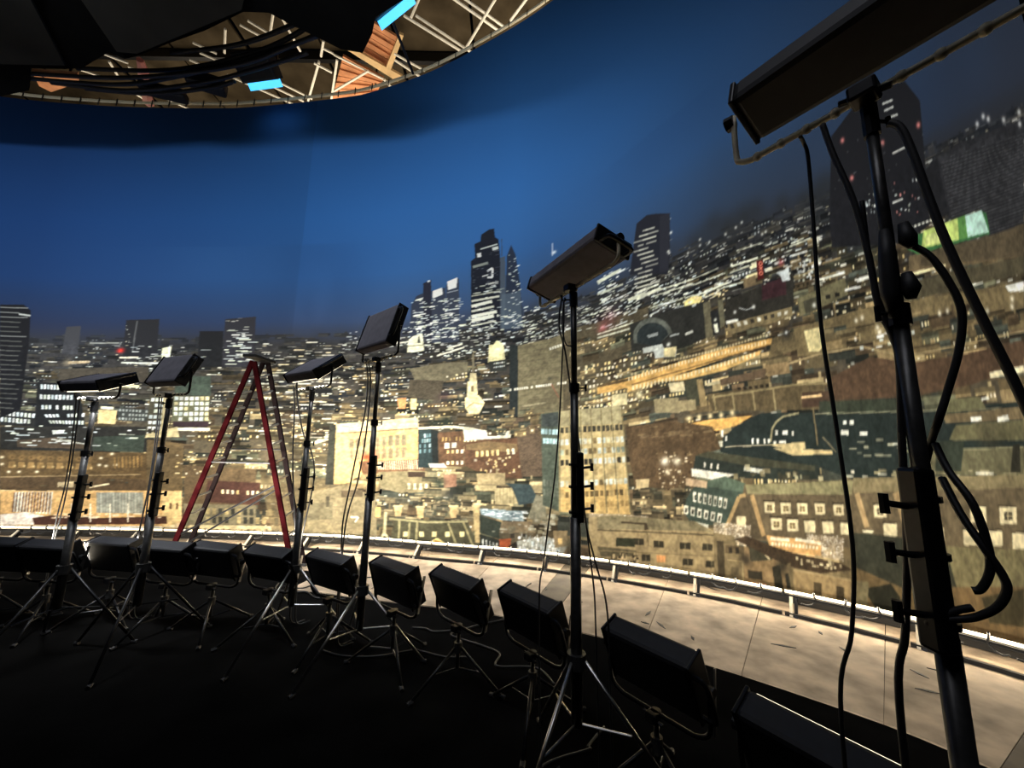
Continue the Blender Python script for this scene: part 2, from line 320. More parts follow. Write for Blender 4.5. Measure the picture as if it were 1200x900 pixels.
Q([(305, 560), (385, 560), (385, 630), (320, 630)], (108, 96, 70), .7, .25); SC([(330, 500), (385, 500), (385, 560), (330, 560)], 30, 6, 2, WARM)
Q([(0, 357), (28, 357), (36, 364), (34, 400), (24, 480), (0, 490)], (23, 23, 25))
for i in range(22):
    y = 360+i*5.6; xr = np.interp(y, [360, 400, 480], [34, 33, 22]); v = 120 if i in (0, 1, 2, 6) else 84
    L((0, y), (xr*(.6+.4*rng.random()), y+1), 1.3, (v, v, v-6), .9)
L((22, 368), (36, 370), 2, (170, 170, 160))
# --- skyline cluster
Q([(479, 400), (482, 358), (488, 347), (497, 343), (497, 402)], (46, 52, 66)); Q([(496, 402), (496, 332), (505, 328), (507, 402)], (34, 36, 48)); Q([(506, 402), (506, 341), (522, 337), (523, 402)], (50, 56, 70)); Q([(522, 402), (523, 334), (538, 326), (538, 400)], (52, 58, 72))
Q([(507, 341), (518, 337), (519, 345), (507, 350)], (216, 216, 210)); Q([(524, 330), (536, 325), (535, 337), (525, 340)], (222, 220, 214)); L((487, 352), (496, 349), 1.2, (200, 200, 195)); L((501, 330), (504, 329), 2, (210, 215, 215)); L((524, 343), (537, 340), 1, (150, 155, 160))
Q([(586, 302), (592, 300), (593, 385), (586, 385)], (70, 80, 92)); Q([(591, 390), (594, 300), (599, 287), (604, 298), (609, 330), (614, 385)], (38, 46, 62))
Q([(588, 345), (610, 340), (612, 383), (588, 386)], (86, 100, 112), .7); SC([(594, 300), (606, 298), (612, 380), (590, 385)], 46, 4, 1.6, COOL)
Q([(552, 385), (552, 306), (557, 302), (556, 286), (563, 283), (564, 275), (573, 269), (579, 268), (580, 278), (584, 280), (586, 300), (586, 385)], (26, 29, 38)); L((588, 280), (588, 300), .9, (60, 66, 80))
L((563, 292), (583, 286), 1.6, (185, 190, 180)); L((577, 292), (584, 290), 3.5, (200, 205, 195)); Q([(559, 297), (564, 296), (564, 301), (559, 302)], (210, 210, 205)); L((554, 313), (572, 308), 3, (130, 135, 125)); PL([(571, 318), (577, 314), (577, 325), (571, 325)], 2.4, (215, 215, 210)); L((565, 324), (572, 322), 1.6, (190, 190, 185)); L((572, 333), (584, 330), 2, (190, 190, 180))
for y, wd, v in ((345, 1.6, 160), (351, 2.4, 200), (357, 3.4, 225), (363, 2.6, 200), (369, 3.6, 230), (374, 4.2, 228), (380, 2, 190)): L((552.5, y+2), (553+33*rng.uniform(.6, 1), y-4), wd, (v, v, v-18))
SC([(553, 335), (586, 330), (586, 385), (553, 390)], 60, 8, 1.3, COOL); SC([(553, 300), (584, 292), (584, 335), (553, 338)], 30, 6, 1., [(120, 125, 130), (80, 84, 92)])
SC([(745, 270), (783, 258), (783, 318), (742, 322)], 60, 6, 1.2, [(200, 200, 190), (110, 112, 112)])
for (x0, y0, x1, y1, n) in ((480, 352, 540, 402, 130), (478, 370, 620, 420, 260), (610, 360, 700, 395, 90), (400, 388, 480, 410, 60)): SC([(x0, y0), (x1, y0-3), (x1, y1-4), (x0, y1)], n, 7, 1.7, COOL)
G(487, 402, 9, (225, 225, 190), .55); Q([(477, 413), (479, 398), (484, 394), (495, 391), (497, 411), (490, 412)], (232, 230, 196)); Q([(489, 402), (491, 392), (493, 402)], (70, 72, 66)); L((478, 406), (497, 404), 1, (130, 126, 100))
L((647.5, 285), (647.5, 300), 1, (200, 205, 215)); G(649, 296, 2.6, (235, 238, 240), 1); L((432, 407), (480, 400), 1.6, (220, 218, 200)); L((512, 417), (544, 407), 1.8, (235, 232, 210)); L((525, 408), (542, 403), 2, (235, 232, 210))
Q([(480, 432), (520, 425), (548, 424), (548, 436), (520, 448), (490, 455)], (104, 98, 78)); Wn([(522, 440), (548, 435), (548, 443), (524, 447)], 7, 2, WARM, .9); Q([(480, 445), (520, 446), (515, 470), (478, 465)], (70, 64, 52), 1, .5); Q([(597, 404), (607, 404), (607, 488), (597, 488)], (38, 43, 42))
# small lit church with round window
Q([(572, 425), (573, 404), (578, 404), (582, 399), (590, 403), (592, 422)], (236, 226, 170)); G(584, 410, 4, (255, 250, 210), 1); Q([(573, 424), (594, 421), (594, 434), (574, 436)], (48, 50, 46)); Wn([(578, 424), (592, 422), (592, 431), (578, 433)], 6, 2, COOL, 1, .6, .4)
# grey slab with the broken white row of lights
Q([(607, 405), (640, 398), (700, 378), (700, 478), (660, 485), (607, 489)], (116, 108, 82), 1, .14)
for i in range(15): y = 408+i*5.6; L((608, y), (690, y-14+i*.7), 1, (98, 92, 70), .6)
Q([(660, 388), (760, 360), (760, 470), (660, 482)], (84, 76, 58), 1, .3); BL([(665, 395), (770, 370), (770, 470), (665, 480)], 70, BR, 22, 7, .7)
for i in range(9): y = 430+i*6; Wn([(676, y), (765, y-16), (765, y-12), (676, y+4)], 20, 1, WARM, .55, .55, .8)
for i in range(24): 
    x = 597+i*2.8
    if rng.random() < .85: L((x, 457-i*.37), (x+2.2, 456.8-i*.37), 2.8, (240, 235, 212))
for i in range(6): L((644+i*3, 409-i), (646+i*3, 408.4-i), 3, (235, 232, 210))
G(644, 444, 3, (60, 58, 46), .9); L((646, 450), (655, 466), 1, (150, 90, 70)); L((612, 476), (640, 472), 2, (160, 150, 118))
# white steeple
L((554.5, 414), (554.5, 436), 2.6, (120, 112, 90)); Q([(551, 437), (558, 437), (559, 447), (550, 447)], (196, 182, 140)); Q([(548, 447), (559, 447), (560, 466), (547, 466)], (228, 214, 164)); Q([(552, 452), (555, 452), (555, 459), (552, 459)], (120, 106, 76)); Q([(545, 466), (561, 463), (568, 472), (562, 484), (550, 485), (545, 478)], (240, 218, 165)); PL([(547, 478), (555, 472), (567, 474)], 1.2, (170, 145, 100)); G(540, 464, 2.6, (240, 220, 170), .8)
Q([(465, 467), (476, 466), (475, 479), (467, 479)], (205, 140, 90)); Q([(481, 467), (488, 467), (488, 480), (481, 480)], (225, 195, 135)); G(520, 465, 7, (56, 44, 46), .8); G(522, 493, 8, (38, 44, 36), .9); G(506, 497, 6, (38, 44, 36), .8)
# --- streaks of the right-hand river and station lights
for (a, b, wd, v) in (((765, 343), (812, 327), 1.8, 235), ((765, 348), (812, 332), 1.4, 220), ((812, 327), (842, 314), 1.2, 210), ((812, 334), (850, 320), 1.5, 205), ((857, 312), (888, 302), 2.2, 240), ((855, 320), (878, 311), 1.8, 220), ((812, 348), (855, 331), 2, 235), ((840, 340), (872, 330), 1.6, 225), ((863, 294), (895, 284), 1.4, 200), ((768, 372), (792, 366), 2, 225), ((762, 361), (800, 350), 1.4, 190), ((926, 289), (950, 279), 2, 215), ((927, 286), (942, 279), 1.6, 225), ((930, 255), (960, 240), 1.2, 100), ((700, 396), (742, 384), 2, 210), ((700, 392), (742, 378), 1.6, 225), ((745, 350), (775, 338), 4, 220), ((746, 343), (772, 333), 2, 235), ((736, 352), (756, 344), 4, 210), ((700, 331), (728, 316), 3.5, 210), ((700, 345), (730, 333), 2, 190), ((980, 235), (1005, 226), 1.6, 120)):
    L(a, b, wd, (v, v, int(v*.88)))
SC([(700, 325), (745, 310), (745, 375), (700, 390)], 110, 9, 1.7, COOL); SC([(740, 370), (860, 320), (860, 335), (740, 385)], 60, 9, 1.4, COOL); SC([(620, 390), (700, 365), (700, 385), (620, 400)], 40, 7, 1.5, COOL)
G(712, 375, 12, (150, 70, 80), .35); G(706, 385, 5, (225, 120, 120), .6)
Q([(738, 322), (746, 262), (758, 252), (785, 250), (785, 300), (782, 322)], (34, 35, 42)); Q([(773, 253), (785, 250), (783, 318), (773, 320)], (42, 43, 50))
for i in range(15): 
    y = 268+i*5.4
    for _ in range(2):
        x = 742+rng.random()*16; e = x+6+rng.random()*14; L((x, y-(x-742)*.3+6), (min(e, 773), y-(min(e, 773)-742)*.3+6), 1.7, (215, 212, 190), .6+.4*rng.random())
G(786, 273, 1.6, (250, 250, 235), 1); G(783, 295, 1.6, (240, 240, 220), 1)
for _ in range(14): x = rng.uniform(800, 1000); G(x, below(x, rng.uniform(-14, 10)), rng.uniform(6, 14), (40, 42, 44), .5)
for x, y in ((862, 267), (869, 261), (850, 275), (831, 284), (820, 281), (820, 288), (806, 297), (897, 272), (893, 275), (912, 293), (880, 288), (784, 297), (903, 285)): G(x, y, 1.4, (240, 240, 225), .9)
SC([(780, 318), (815, 305), (815, 320), (780, 335)], 22, 4, 1.8, COOL); G(1000, 285, 2, (255, 255, 235), 1); G(957, 283, 2.6, (255, 255, 235), 1); G(1003, 183, 2, (250, 250, 240), 1)
Q([(801, 353), (812, 347), (823, 347), (819, 358), (803, 362)], (244, 226, 150)); SC([(812, 350), (850, 338), (850, 348), (820, 358)], 24, 5, 2, WARM)
# dark park, the arch roof, pillars
Q([(738, 380), (790, 362), (830, 352), (830, 395), (800, 408), (740, 412)], (44, 44, 40), 1, .25); Q([(850, 352), (930, 320), (930, 360), (850, 385)], (46, 44, 38), 1, .3); Q([(893, 334), (920, 324), (922, 345), (893, 352)], (62, 36, 40), .9, .2)
SC([(760, 338), (812, 325), (812, 360), (760, 368)], 60, 5, 1.5, COOL)
cx, cy = 765, 398
Q([(743, 402)]+[(cx+22*math.cos(a)*1.05, cy-4-22*math.sin(a)) for a in np.linspace(math.pi, 0, 12)]+[(787, 390), (770, 405)], (92, 95, 86)); Q([(747, 402)]+[(cx+18*math.cos(a)*1.05, cy-2-18*math.sin(a)) for a in np.linspace(math.pi, 0, 12)]+[(783, 392), (770, 406)], (40, 46, 46))
Q([(758, 393), (771, 389), (771, 393), (760, 396)], (150, 155, 150)); L((785, 394), (796, 391), 2, (160, 165, 160)); L((803, 392), (812, 388), 3, (220, 220, 205))
Q([(753, 408), (776, 403), (780, 412), (793, 408), (792, 418), (768, 420), (766, 412), (754, 414)], (196, 200, 190)); Q([(778, 408), (793, 406), (791, 418), (778, 418)], (228, 212, 160)); G(783, 404, 2.2, (255, 255, 240), 1)
Q([(824, 355), (832, 353), (838, 394), (827, 396)], (104, 98, 76)); Q([(841, 352), (847, 350), (850, 380), (843, 386)], (98, 94, 74)); Q([(832, 365), (842, 362), (844, 388), (836, 394)], (34, 34, 34)); G(838, 375, 1.6, (240, 240, 220), 1); Q([(836, 380), (841, 379), (842, 389), (838, 390)], (230, 228, 205))
PL([(866, 361), (874, 363), (884, 360)], 1.2, (200, 205, 200)); G(861, 366, 1.6, (240, 240, 230), 1); G(883, 360, 2, (240, 240, 230), 1)
Q([(852, 380), (928, 359), (929, 370), (856, 392)], (128, 114, 82)); Wn([(852, 379), (925, 362), (925, 369), (856, 387)], 9, 1, [(250, 245, 220)], .6, .5, .6, (50, 46, 38)); L((851, 378), (865, 375), 3.4, (240, 240, 225))
# red stacked letters and the glow round them
Q([(878, 313), (888, 306), (890, 312), (880, 316)], (244, 236, 190)); L((880, 310), (902, 302), 2, (250, 240, 200)); L((896, 317), (905, 314), 4, (240, 235, 205)); L((874, 325), (888, 320), 3, (240, 225, 170)); Q([(886, 306), (894, 304), (895, 326), (888, 328)], (80, 22, 22))
for k_, ch in enumerate('OXO'):
    cx, cy = 891.3+k_*.3, 309+k_*5.6
    if ch == 'O': PL([(cx+2*math.cos(a), cy-2.1*math.sin(a)) for a in np.linspace(0, 2*math.pi, 9)], 1.1, (255, 150, 120))
    else: L((cx-1.9, cy-2.1), (cx+1.9, cy+2.1), 1.1, (255, 150, 120)); L((cx-1.9, cy+2.1), (cx+1.9, cy-2.1), 1.1, (255, 150, 120))
G(915, 308, 3.5, (220, 90, 95), .6); Q([(910, 320), (916, 318), (924, 313), (926, 328), (917, 330), (915, 324)], (222, 228, 224)); Q([(871, 328), (885, 322), (886, 334), (872, 338)], (112, 96, 70))
SC([(933, 308), (960, 300), (960, 325), (935, 332)], 30, 4, 3, COOL); SC([(895, 285), (950, 270), (950, 300), (895, 312)], 30, 7, 1.7, COOL)
# long golden terrace
Q([(700, 452), (745, 440), (800, 423), (850, 408), (906, 396), (906, 402), (870, 413), (820, 430), (770, 447), (700, 462)], (218, 172, 100)); Q([(735, 452), (800, 438), (850, 424), (893, 410), (890, 416), (850, 434), (800, 446), (770, 448), (735, 460)], (226, 184, 112))
L((740, 451), (905, 403), 1.3, (120, 92, 56)); L((700, 453), (740, 444), 3, (90, 74, 50))
for i in range(42): x = 737+i*3.9; y = np.interp(x, [737, 800, 905], [443, 424, 398]); L((x, y-1), (x, y+3.4), 1.7, (255, 238, 190), .9)
for i in range(34): x = 742+i*4.3; y = np.interp(x, [737, 800, 893], [455, 441, 412]); L((x, y-2), (x, y+3), 1.9, (255, 240, 195), .9)
for i in range(36): x = 776+i*3.6; y = np.interp(x, [776, 830, 905], [425, 413, 391]); G(x, y, 1.3, (250, 232, 180), .9)
Q([(905, 396), (940, 385), (960, 385), (960, 402), (900, 420)], (104, 92, 66), 1, .4); G(921, 391, 6, (36, 36, 34), .9); G(921, 390, 1.5, (235, 240, 235), 1)
# embankment walls and roofs on the right
Q([(934, 350), (990, 325), (994, 345), (950, 366), (938, 370)], (112, 106, 78)); Q([(941, 353), (958, 347), (960, 362), (944, 368)], (70, 68, 54)); Wn([(964, 344), (986, 338), (987, 350), (966, 354)], 2, 1, [(40, 38, 32)], 1, .5, .4); L((960, 328), (990, 319), 3, (236, 236, 215)); G(954, 358, 2.2, (245, 245, 230), 1)
Q([(930, 385), (1010, 362), (1200, 330), (1200, 385), (1060, 408), (935, 418)], (118, 104, 74), 1, .25); Q([(942, 388), (965, 382), (970, 398), (960, 412), (948, 412)], (218, 204, 150)); Q([(998, 394), (1008, 391), (1010, 408), (1000, 411)], (176, 164, 124)); BL([(960, 385), (1200, 345), (1200, 400), (960, 415)], 46, BR, 26, 10, .3)
PL([(905, 432), (960, 415), (1010, 406), (1060, 418), (1200, 388)], 2.5, (160, 142, 104)); SC([(1000, 395), (1070, 385), (1070, 412), (1000, 412)], 18, 8, 3, COOL)
for x, y in ((1003, 376), (1010, 373), (1101, 368), (1110, 365), (1028, 384), (1150, 370), (1186, 351), (1186, 360), (1157, 365)): G(x, y, 2, (255, 246, 215), 1)
Q([(1065, 300), (1165, 278), (1200, 275), (1200, 300), (1065, 322)], (104, 90, 66), 1, .2); Q([(1070, 330), (1200, 300), (1200, 320), (1070, 352)], (80, 74, 56)); L((1066, 322), (1108, 311), 3.5, (250, 232, 180)); Q([(1178, 335), (1200, 330), (1200, 341), (1182, 342)], (250, 250, 235)); L((1139, 334), (1152, 331), 2, (235, 235, 215)); L((1004, 329), (1022, 323), 4.5, (240, 240, 225)); L((990, 340), (1008, 336), 3, (220, 220, 210))
# brown river bed
Q([(974, 442), (1020, 418), (1065, 425), (1130, 415), (1200, 398), (1200, 432), (1140, 450), (1070, 465), (972, 470)], (84, 66, 50), 1, .12)
PL([(1160, 440), (1200, 432)], 7, (244, 232, 190)); L((1150, 446), (1200, 441), 2, (90, 80, 60))
# frames and flat roofs, middle right
Q([(828, 462), (930, 450), (965, 448), (968, 480), (835, 482)], (96, 84, 60), 1, .15); PL([(834, 466), (930, 451), (975, 449)], 2.4, (150, 136, 98))
for x in (836, 858, 882, 906): L((x, 462-(x-836)*.1), (x+3, 481), 2.2, (150, 136, 98))
Wn([(862, 453), (902, 448), (903, 455), (864, 459)], 6, 1, [(44, 38, 30)], .9, .6, .5); Q([(897, 428), (924, 424), (926, 437), (899, 441)], (148, 126, 90)); L((828, 451), (858, 445), 3.5, (188, 176, 140)); L((884, 439), (891, 438), 3.6, (250, 248, 230)); Q([(843, 445), (897, 432), (897, 442), (845, 452)], (96, 80, 62))
Q([(783, 449), (801, 447), (803, 458), (786, 460)], (214, 200, 160)); Q([(803, 446), (816, 444), (820, 475), (806, 478)], (66, 66, 52)); Q([(816, 445), (823, 444), (829, 475), (821, 477)], (140, 122, 86)); Q([(766, 468), (795, 466), (796, 484), (768, 484)], (150, 138, 104)); Q([(792, 470), (815, 468), (816, 480), (794, 483)], (158, 144, 108)); G(749, 463, 4, (235, 225, 180), .9); Q([(717, 463), (735, 460), (735, 474), (718, 476)], (222, 208, 160))
Q([(940, 460), (975, 458), (976, 475), (940, 478)], (72, 56, 44)); L((939, 466), (963, 463), 3, (240, 205, 150))
# golden quay with lamps
Q([(790, 500), (830, 492), (882, 487), (862, 499), (840, 505), (826, 502)], (226, 176, 100))
for x, y in ((807, 491), (819, 489), (832, 488), (845, 487), (858, 484)): G(x, y, 2.6, (255, 235, 180), 1)
# big dark glass roofs
Q([(843, 526), (848, 512), (862, 500), (880, 490), (892, 484), (1078, 483), (1200, 470), (1200, 560), (1000, 562), (960, 548), (900, 545), (845, 530)], (38, 46, 43), 1, .12)
Q([(960, 470), (1075, 468), (1076, 483), (960, 483)], (56, 62, 50)); L((955, 485), (1200, 478), 1.6, (140, 138, 112)); PL([(903, 518), (905, 502), (910, 494), (918, 488), (936, 484)], 2.4, (160, 152, 116)); L((953, 478), (958, 522), 1.6, (130, 116, 84))
for x, y, a, b in ((846.5, 508, 2.6, 8), (851, 514, 2, 6), (882, 517, 2.2, 7), (888, 517, 2.4, 7), (896, 517, 2.2, 6), (901, 517, 2.4, 5), (910, 507, 3, 6), (920, 507, 6, 5), (929, 508, 2, 5), (990, 495, 4, 5), (998, 495, 5, 5), (990, 507, 9, 6), (1012, 508, 9, 5), (908, 519, 3, 4), (917, 518, 8, 3)): L((x, y-b/2), (x, y+b/2), a, (246, 246, 232))
Q([(835, 517), (847, 517), (847, 524), (836, 524)], (225, 222, 195)); L((850, 524), (905, 521), 1.6, (190, 180, 150)); Q([(900, 521), (943, 518), (944, 526), (925, 528)], (190, 172, 126)); Q([(905, 525), (975, 528), (976, 532), (930, 534)], (196, 176, 128)); PL([(964, 512), (980, 530)], 1.6, (120, 110, 86)); L((1040, 521), (1055, 520), 3, (220, 220, 200)); SC([(985, 515), (1080, 515), (1080, 535), (985, 535)], 20, 18, 1.6, [(110, 112, 96), (170, 168, 140)])
# meadow-like roofs at far right
Q([(1098, 486), (1108, 468), (1148, 465), (1156, 479)], (104, 102, 74)); Q([(1105, 486), (1200, 476), (1200, 492), (1108, 496)], (112, 98, 72)); Q([(1112, 516), (1120, 498), (1200, 492), (1200, 516)], (104, 100, 72)); G(1158, 510, 13, (70, 66, 50), .6); Q([(1065, 528), (1200, 523), (1200, 556), (1068, 557)], (106, 102, 76)); L((1060, 529), (1200, 524), 1.8, (150, 146, 112)); Q([(1098, 517), (1130, 517), (1126, 552), (1096, 552)], (52, 58, 48)); Q([(1187, 522), (1195, 520), (1196, 554), (1184, 554)], (50, 48, 38)); 
Q([(1137, 489), (1150, 488), (1151, 493), (1138, 494)], (248, 246, 228)); Q([(1169, 489), (1181, 486), (1183, 493), (1169, 494)], (248, 246, 228)); L((1150, 468), (1159, 466), 3.4, (240, 240, 225))
SC([(990, 553), (1200, 552), (1200, 560), (990, 560)], 26, 12, 2, [(235, 230, 205), (160, 150, 115)])
# brown leafless trees with a sparkle
Q([(733, 500), (790, 494), (835, 500), (845, 526), (814, 535), (812, 572), (745, 575), (738, 540)], (86, 70, 50), 1, .3)
SC([(740, 500), (835, 500), (835, 512), (740, 515)], 40, 10, 2, [(130, 112, 82), (110, 94, 70)], 2, .7); SC([(765, 530), (812, 530), (805, 575), (770, 575)], 80, 3, 2, [(230, 215, 180), (60, 46, 34), (150, 130, 95)]); G(779, 541, 4.5, (250, 240, 215), .95); G(793, 541, 4, (245, 235, 205), .9); G(782, 553, 3, (235, 220, 185), .8)
BL([(738, 570), (812, 568), (812, 602), (740, 604)], 46, [(150, 134, 100), (60, 58, 46), (90, 80, 60)], 12, 8, .3); Q([(745, 562), (761, 561), (760, 571), (746, 573)], (196, 176, 132))
# dark shed with white arcade
Q([(812, 552), (815, 534), (830, 529), (880, 536), (960, 545), (962, 562), (905, 562), (862, 560)], (44, 50, 44)); Q([(815, 534), (830, 529), (955, 546), (955, 552), (870, 545)], (70, 70, 54)); Q([(810, 549), (862, 556), (845, 562), (835, 562), (811, 558)], (234, 230, 210)); Wn([(822, 541), (845, 544), (845, 551), (822, 548)], 3, 1, [(245, 240, 220)], 1, .28, .9); L((872, 549), (896, 553), 5, (222, 222, 205)); SC([(860, 548), (962, 560), (962, 564), (860, 562)], 24, 8, 4, [(130, 120, 90), (200, 190, 150), (70, 66, 50)])
# hotel wing with two white arcades
Q([(802, 600), (804, 585), (812, 572), (830, 563), (850, 558), (872, 568), (872, 612), (850, 618), (808, 612)], (64, 76, 66)); Q([(830, 563), (850, 558), (874, 567), (873, 578), (829, 570)], (84, 98, 82)); Q([(803, 560), (829, 564), (828, 572), (804, 569)], (190, 164, 130))
Wn([(811, 575), (854, 584), (852, 597), (811, 588)], 7, 1, [(240, 236, 212)], 1, .62, .9); Wn([(812, 579), (853, 588), (852, 595), (812, 586)], 7, 1, [(56, 58, 48)], 1, .3, .95); Wn([(800, 591), (848, 602), (846, 614), (800, 602)], 6, 1, [(240, 236, 212)], 1, .62, .9); Wn([(800, 594), (848, 605), (846, 612), (800, 600)], 6, 1, [(60, 60, 50)], 1, .3, .9); Q([(810, 610), (830, 615), (830, 620), (811, 617)], (220, 220, 200))
# the long mansard roof
Q([(872, 568), (1000, 562), (1200, 556), (1200, 655), (1060, 645), (960, 640), (900, 635), (880, 632), (858, 622), (870, 585)], (102, 90, 68), 1, .1); Q([(873, 568), (1000, 563), (998, 580), (876, 579)], (140, 134, 98)); Q([(1000, 560), (1200, 556), (1200, 572), (1000, 578)], (132, 120, 88))
Q([(850, 618), (868, 580), (874, 579), (898, 632), (852, 628)], (84, 74, 56)); PL([(851, 618), (866, 582), (874, 580)], 4.4, (168, 142, 98)); L((881, 580), (895, 628), 5, (178, 148, 102)); Q([(863, 605), (874, 605), (874, 618), (863, 617)], (232, 214, 168))
def dormer(x, y, w_, h_, dark=1):
    Q([(x-w_/2-1.5, y-h_/2-2), (x+w_/2, y-h_/2-2), (x+w_/2, y-h_/2), (x-w_/2, y-h_/2)], (58, 50, 38)); Q([(x-w_/2, y-h_/2), (x+w_/2, y-h_/2+.4), (x+w_/2+.6, y+h_/2), (x-w_/2+1, y+h_/2)], (240, 224, 178), 1, .05)
    if dark: Q([(x-w_*.22, y-h_*.2), (x+w_*.26, y-h_*.2), (x+w_*.28, y+h_*.28), (x-w_*.2, y+h_*.28)], (110, 92, 60) if dark == 1 else (70, 64, 50)); L((x, y-h_*.2), (x+.3, y+h_*.28), .9, (225, 205, 155)); L((x-w_*.22, y+.5), (x+w_*.26, y+.5), .8, (225, 205, 155))
for x, y in ((901.5, 594.5), (920.5, 595.5), (940, 596), (960.5, 596.5), (982.5, 597.5)): dormer(x, y, 12, 13)
for x, y, d in ((909.5, 614, 1), (928.5, 615.5, 1), (948.5, 617, 0), (970, 618, 0), (991, 619.5, 0)): dormer(x, y, 13, 14, d)
for x, y, s_ in ((1031, 599, 15), (1088, 602, 17), (1146, 603, 19), (1181, 604, 20)): dormer(x, y, s_, s_, 2)
for x, y, s_ in ((1043, 621, 16), (1097, 626, 18), (1138, 630, 19), (1165, 631, 19), (1196, 634, 20)): dormer(x, y, s_, s_*.95, 0)
for a, b, wd in (((1004, 578), (1016, 618), 6), ((1050, 577), (1066, 628), 8)): L(a, b, wd, (172, 146, 104))
Q([(1010, 621), (1024, 622), (1022, 625), (1012, 624)], (240, 230, 190))
# scaffold glitter and the orange-white shopfront rows
for q_, n_ in (([(836, 612), (880, 616), (878, 640), (836, 636)], 420), ([(945, 626), (988, 630), (988, 658), (948, 650)], 460), ([(690, 600), (760, 605), (760, 622), (690, 620)], 260)):
    Q(q_, (186, 168, 140), .6, .3); SC(q_, n_, 1.6, .9, [(250, 244, 225), (120, 105, 84), (225, 210, 180)], 1)
Q([(898, 627), (962, 634), (962, 652), (903, 644)], (214, 168, 108)); L((903, 631), (925, 633), 3.6, (255, 246, 215)); L((932, 632), (962, 637), 3.6, (255, 246, 215))
for x in range(904, 960, 4): L((x, 637+(x-904)*.09), (x+2.6, 637.3+(x-904)*.09), 4.2, (255, 244, 205))
L((907, 646), (955, 652), 3, (240, 200, 140))
# dark mass and ground, bottom right
Q([(1000, 624), (1060, 630), (1108, 640), (1122, 690), (1060, 695), (1000, 668)], (54, 55, 44), 1, .12); L((1068, 636), (1069, 665), 6, (104, 96, 76)); Q([(1108, 640), (1200, 645), (1200, 690), (1122, 692)], (120, 112, 80)); Q([(1060, 688), (1200, 688), (1200, 790), (1050, 730)], (112, 92, 62), 1, .12); Q([(1150, 700), (1200, 690), (1200, 735), (1160, 730)], (66, 60, 42)); Q([(1092, 684), (1100, 683), (1104, 691), (1099, 693), (1092, 691)], (250, 246, 225))
Q([(1000, 664), (1060, 690), (1120, 700), (1120, 745), (1040, 732), (1000, 712)], (104, 88, 60)); Q([(1012, 690), (1044, 684), (1055, 700), (1054, 736), (1030, 720)], (42, 42, 32), 1, .2); Q([(1000, 680), (1018, 682), (1016, 720), (1000, 715)], (116, 108, 80))
# --- middle foreground buildings
Q([(392, 497), (490, 489), (490, 548), (430, 552), (405, 567), (390, 567)], (222, 178, 116), 1, .08); Q([(386, 498), (394, 497), (391, 568), (381, 568)], (52, 52, 44)); Q([(394, 497), (490, 489), (490, 501), (394, 507)], (208, 190, 148)); L((395, 508), (490, 502), 1.6, (128, 112, 84)); SC([(400, 499), (485, 492), (485, 500), (400, 505)], 40, 10, 1.2, [(170, 152, 116), (225, 208, 168)])
Wn([(408, 514), (477, 508), (477, 522), (408, 526)], 9, 1, [(150, 138, 110), (176, 160, 126)], 1, .75, .9); Wn([(408, 528), (477, 523), (477, 537), (408, 540)], 9, 1, [(160, 142, 110), (186, 166, 128)], 1, .75, .9)
for i in range(9): L((412+i*7.6, 514-i*.6), (412+i*7.6, 538-i*.3), .8, (120, 106, 80))
G(436, 535, 8, (255, 120, 80), .6); G(429, 536, 5, (255, 60, 30), .85); G(432, 543, 5, (255, 50, 24), .85); G(440, 530, 5, (240, 110, 90), .5)
Q([(420, 541), (495, 538), (498, 552), (425, 556)], (116, 84, 60)); Wn([(432, 541), (494, 538), (496, 550), (432, 551)], 24, 1, [(244, 228, 190)], 1, .45, .95)
Q([(443, 553), (478, 552), (480, 576), (470, 578), (446, 572)], (128, 118, 88)); Q([(478, 551), (500, 552), (505, 576), (478, 578)], (136, 124, 92)); Q([(478, 553), (498, 553), (498, 559), (478, 559)], (60, 48, 38)); Wn([(476, 565), (503, 566), (503, 575), (476, 574)], 4, 1, [(250, 238, 195)], 1, .45, .8)
Q([(490, 503), (507, 502), (507, 548), (490, 548)], (44, 56, 56)); Wn([(491, 508), (505, 507), (505, 531), (491, 532)], 5, 4, [(180, 205, 205), (120, 150, 155)], .85, .75, .75); Q([(505, 503), (514, 505), (515, 548), (507, 546)], (34, 38, 36))
Q([(513, 507), (543, 505), (544, 547), (514, 546)], (96, 72, 52), 1, .25); Wn([(517, 512), (541, 511), (541, 517), (517, 518)], 6, 1, [(190, 160, 100)], .9, .4, .8); Wn([(520, 519), (536, 518), (536, 525), (520, 526)], 2, 1, [(250, 245, 225)], 1, .7, .9); Wn([(522, 527), (544, 526), (544, 532), (522, 532)], 4, 1, WARM, 1, .5, .8); Wn([(522, 540), (544, 539), (544, 545), (522, 545)], 4, 1, WARM, 1, .5, .8)
Q([(542, 500), (560, 503), (600, 509), (600, 505), (598, 513), (545, 516)], (236, 228, 200)); PL([(490, 502), (530, 500), (556, 503)], 3, (214, 206, 176)); PL([(548, 508), (575, 512), (600, 506)], 4, (245, 238, 212)); Q([(502, 543), (520, 543), (524, 548), (504, 548)], (220, 214, 188))
Q([(544, 519), (570, 515), (612, 512), (614, 562), (575, 560), (545, 546)], (92, 68, 50), 1, .3); Q([(546, 521), (572, 517), (606, 520), (606, 530), (546, 527)], (120, 100, 70)); Wn([(556, 528), (604, 524), (605, 533), (556, 537)], 8, 1, WARM, .95, .5, .75); SC([(550, 538), (612, 536), (612, 560), (560, 558)], 34, 3, 3, WARM); Q([(600, 490), (634, 488), (636, 560), (612, 562), (606, 515)], (92, 78, 62), 1, .5); BL([(560, 480), (634, 478), (634, 505), (565, 505)], 40, BR, 14, 8, .4)
